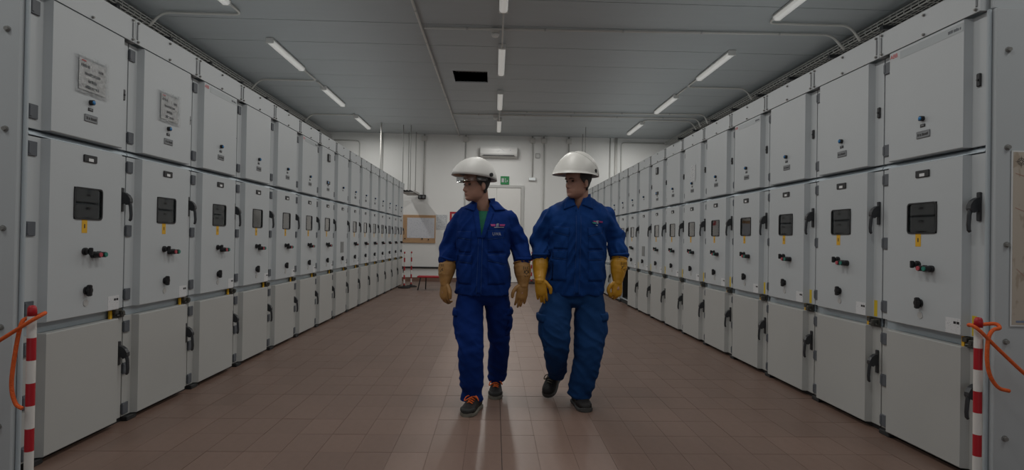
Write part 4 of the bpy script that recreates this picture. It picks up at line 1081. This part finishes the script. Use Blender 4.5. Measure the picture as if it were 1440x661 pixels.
man1 = dict(label='worker in royal blue overalls with a green shirt, smooth white helmet and tan gloves, walking', bx=-.07, by=4.25, seed=2.3,
    chin=(-.135, 4.195, 1.525), turn=math.radians(57), tilt=.06, hs=1.03, neck=(-.083, 4.25, 1.455),
    torso=[(.835, -.083, 4.23, .196, .150), (.90, -.083, 4.23, .200, .155), (1.07, -.084, 4.22, .196, .150), (1.20, -.083, 4.215, .190, .146), (1.32, -.083, 4.22, .198, .142), (1.39, -.083, 4.23, .205, .130), (1.44, -.083, 4.24, .200, .108), (1.475, -.083, 4.25, .165, .092), (1.505, -.083, 4.255, .118, .080), (1.535, -.083, 4.262, .078, .070)],
    armR=((-.252, 4.24, 1.382), (-.335, 4.27, 1.205), (-.345, 4.22, 1.105)), armL=((.086, 4.24, 1.386), (.182, 4.27, 1.21), (.206, 4.22, 1.11)), armr=(.076, .066, .062),
    wristR=(-.357, 4.17, .915), wristL=(.216, 4.17, .915), tipR=(-.385, 4.12, .71), tipL=(.18, 4.12, .72),
    legR=[(.90, -.165, 4.24, .088, .115), (.70, -.178, 4.20, .104, .110), (.45, -.164, 4.13, .090, .095), (.25, -.154, 4.16, .086, .092), (.13, -.150, 4.19, .080, .082), (.065, -.149, 4.195, .077, .080)],
    legL=[(.90, .0, 4.25, .088, .115), (.70, .036, 4.30, .094, .108), (.42, .046, 4.43, .080, .090), (.22, .040, 4.57, .076, .080), (.125, .038, 4.62, .072, .074)],
    ankleR=(-.150, 4.2, .10), ankleL=(.036, 4.62, .12), hips=(-.083, 4.245, .182, .138), crotch=.76,
    helmet=dict(front=.162, peak=.036, side=.122, back=.145, H=.150, tiltz=.026, mt=HELM, lens=True), trm=TROU1, jam=JACK1, glm=GLOVE1,
    cargo=[([(4.13, .70), (4.30, .70), (4.29, .52), (4.12, .52)], [(4.12, .735), (4.31, .735), (4.31, .685), (4.12, .685)], 1), ([(4.20, .70), (4.36, .70), (4.38, .52), (4.24, .52)], [(4.20, .735), (4.37, .735), (4.38, .685), (4.21, .685)], -1)],
    vneck=[(-.140, 1.53), (-.034, 1.53), (-.098, 1.250)], shirt=1.455,
    patches=[('pocket_flap', [(-.272, 1.297), (-.168, 1.299), (-.168, 1.238), (-.270, 1.252)], .006, 10, 5, .003), ('pocket_flap', [(-.052, 1.304), (.072, 1.312), (.072, 1.258), (-.052, 1.243)], .006, 10, 5, .003),
             ('pocket_flap', [(-.270, 1.128), (-.160, 1.124), (-.160, 1.070), (-.270, 1.080)], .008, 10, 5, .004), ('pocket_flap', [(-.050, 1.130), (.085, 1.140), (.085, 1.062), (-.050, 1.095)], .008, 10, 5, .004),
             ('pocket', [(-.265, 1.245), (-.172, 1.240), (-.172, 1.150), (-.265, 1.150)], .003, 10, 8, .004), ('pocket', [(-.048, 1.250), (.068, 1.258), (.068, 1.155), (-.048, 1.150)], .003, 10, 8, .004),
             ('pocket', [(-.268, 1.075), (-.162, 1.070), (-.165, .92), (-.268, .92)], .004, 10, 8, .010), ('pocket', [(-.046, 1.09), (.082, 1.065), (.082, .92), (-.044, .92)], .004, 10, 8, .010),
             ('placket', [(-.116, 1.26), (-.088, 1.26), (-.094, .855), (-.126, .855)], .005, 3, 24, 0),
             ('lapel', [(-.168, 1.490), (-.124, 1.490), (-.093, 1.252), (-.124, 1.250)], .008, 5, 20, .002), ('lapel', [(-.044, 1.492), (.002, 1.470), (-.072, 1.250), (-.100, 1.248)], .008, 5, 20, .002),
             ('collar_flap', [(-.185, 1.497), (-.148, 1.500), (-.150, 1.447), (-.222, 1.470)], .014, 6, 6, .002), ('collar_flap', [(-.034, 1.500), (.030, 1.498), (.076, 1.463), (.000, 1.455)], .014, 6, 6, .002)],
    letters=[('ff', .034, LOGOW, .018, 1.347, 1.0, .006), ('UWA', .034, mat('tag_grey_letters', (.34, .36, .40), .7), .014, 1.283, .75, .020)],
    marks=[(MAGENTA, [(-.032, 1.354), (.004, 1.355), (.004, 1.340), (-.026, 1.339)]), (MAGENTA, [(.034, 1.355), (.074, 1.356), (.070, 1.342), (.034, 1.341)]), (LOGOW, [(-.004, 1.333), (.066, 1.335), (.066, 1.332), (-.004, 1.330)])],
    collz=(1.470, 1.555), collr=.080, collopen=.75,
    gloveR=dict(cuff=(-.344, 4.205, 1.045), mid=(-.352, 4.185, .975), dir=(-.10, -.12, -1), thumb=(.75, -.65, 0), curl=.42, cr=.064, stamp=(-.392, 1.03)),
    gloveL=dict(cuff=(.207, 4.205, 1.045), mid=(.214, 4.185, .975), dir=(-.14, -.10, -1), thumb=(-1, -.15, 0), curl=.14, cr=.064, stamp=(.236, 1.02)),
    shoeR=((-.095, 4.245, 0), (-.185, 3.985, 0), .108), shoeL=((.038, 4.70, 0), (.022, 4.425, 0), .108), shoem=(SHOE, SOLE, LACE, .105, SHOEG))

man2 = dict(label='worker in faded blue workwear, off-white visor helmet and amber gloves, stepping forward', bx=.62, by=4.33, seed=7.9,
    chin=(.622, 4.27, 1.565), turn=math.radians(57), tilt=.02, hs=1.05, neck=(.645, 4.33, 1.505),
    torso=[(.840, .617, 4.30, .214, .160), (.92, .616, 4.30, .222, .168), (1.10, .617, 4.29, .216, .165), (1.25, .622, 4.285, .214, .160), (1.37, .628, 4.29, .232, .156), (1.445, .632, 4.30, .242, .138), (1.495, .636, 4.31, .215, .114), (1.53, .64, 4.32, .160, .095), (1.56, .642, 4.325, .105, .083), (1.58, .642, 4.328, .075, .072)],
    armR=((.428, 4.31, 1.416), (.345, 4.335, 1.245), (.347, 4.27, 1.140)), armL=((.836, 4.31, 1.424), (.926, 4.335, 1.255), (.938, 4.27, 1.150)), armr=(.083, .073, .066),
    wristR=(.336, 4.17, .948), wristL=(.922, 4.22, .945), tipR=(.37, 4.16, .79), tipL=(.915, 4.16, .77),
    legR=[(.90, .525, 4.30, .095, .125), (.80, .495, 4.28, .102, .122), (.69, .462, 4.25, .122, .120), (.50, .468, 4.21, .100, .105), (.36, .480, 4.32, .086, .092), (.24, .510, 4.50, .076, .084), (.19, .520, 4.57, .070, .080)],
    legL=[(.90, .715, 4.30, .095, .125), (.65, .728, 4.27, .122, .120), (.40, .712, 4.24, .102, .105), (.22, .682, 4.26, .096, .100), (.12, .662, 4.28, .090, .090), (.075, .655, 4.285, .085, .088)],
    ankleR=(.528, 4.60, .17), ankleL=(.668, 4.30, .10), hips=(.617, 4.30, .198, .148), crotch=.745,
    helmet=dict(front=.146, peak=.054, side=.126, back=.155, H=.170, tiltz=.004, rz=.168, mt=HELM2, visor=VISOR), trm=TROU2, jam=JACK2, glm=GLOVE2,
    cargo=[([(4.16, .66), (4.34, .66), (4.33, .46), (4.15, .46)], [(4.15, .70), (4.35, .70), (4.35, .645), (4.15, .645)], 1), ([(4.18, .67), (4.36, .67), (4.36, .48), (4.18, .48)], [(4.17, .71), (4.37, .71), (4.37, .655), (4.17, .655)], -1)],
    vneck=[(.578, 1.585), (.668, 1.585), (.612, 1.475)], shirt=0,
    patches=[('pocket_flap', [(.430, 1.349), (.544, 1.340), (.540, 1.278), (.430, 1.307)], .006, 10, 5, .003), ('pocket_flap', [(.679, 1.338), (.799, 1.350), (.800, 1.308), (.680, 1.275)], .006, 10, 5, .003),
             ('pocket_flap', [(.417, 1.173), (.531, 1.169), (.527, 1.107), (.413, 1.116)], .007, 10, 5, .003), ('pocket_flap', [(.682, 1.166), (.802, 1.174), (.803, 1.106), (.683, 1.104)], .007, 10, 5, .003),
             ('pocket', [(.434, 1.30), (.536, 1.28), (.534, 1.185), (.434, 1.185)], .003, 10, 8, .004), ('pocket', [(.684, 1.28), (.796, 1.31), (.796, 1.185), (.684, 1.185)], .003, 10, 8, .004),
             ('pocket', [(.417, 1.11), (.524, 1.105), (.522, .95), (.415, .95)], .004, 10, 8, .007), ('pocket', [(.686, 1.105), (.800, 1.105), (.800, .95), (.688, .95)], .004, 10, 8, .007),
             ('placket', [(.592, 1.495), (.626, 1.495), (.620, .855), (.586, .855)], .005, 3, 30, 0),
             ('collar_flap', [(.530, 1.560), (.582, 1.545), (.596, 1.510), (.505, 1.474)], .014, 6, 6, .002), ('collar_flap', [(.662, 1.548), (.715, 1.565), (.722, 1.480), (.640, 1.515)], .014, 6, 6, .002)],
    letters=[('ff', .034, LOGOW, .752, 1.382, 1.1, .006)],
    marks=[(MAGENTA, [(.766, 1.394), (.796, 1.390), (.792, 1.380), (.766, 1.382)]), (MAGENTA, [(.715, 1.393), (.744, 1.392), (.744, 1.384), (.722, 1.385)]), (TEAL, [(.708, 1.384), (.738, 1.382), (.740, 1.370), (.718, 1.373)]), (LOGOW, [(.738, 1.362), (.752, 1.362), (.752, 1.358), (.738, 1.358)])],
    collz=(1.52, 1.605), collr=.083, collopen=.55,
    gloveR=dict(cuff=(.344, 4.25, 1.078), mid=(.340, 4.215, 1.005), dir=(.14, -.10, -1), thumb=(1, -.10, 0), curl=.16, cr=.060),
    gloveL=dict(cuff=(.936, 4.255, 1.085), mid=(.927, 4.235, 1.01), dir=(-.05, -.08, -1), thumb=(-1, -.25, 0), curl=.55, cr=.064, ring=True, stamp=(.962, 1.06)),
    shoeR=((.548, 4.70, .135), (.432, 4.475, .006), .110), shoeL=((.640, 4.40, 0), (.690, 4.115, 0), .112), shoem=(SHOE, SOLED, LACED, .105, None))
person(man1)
person(man2)
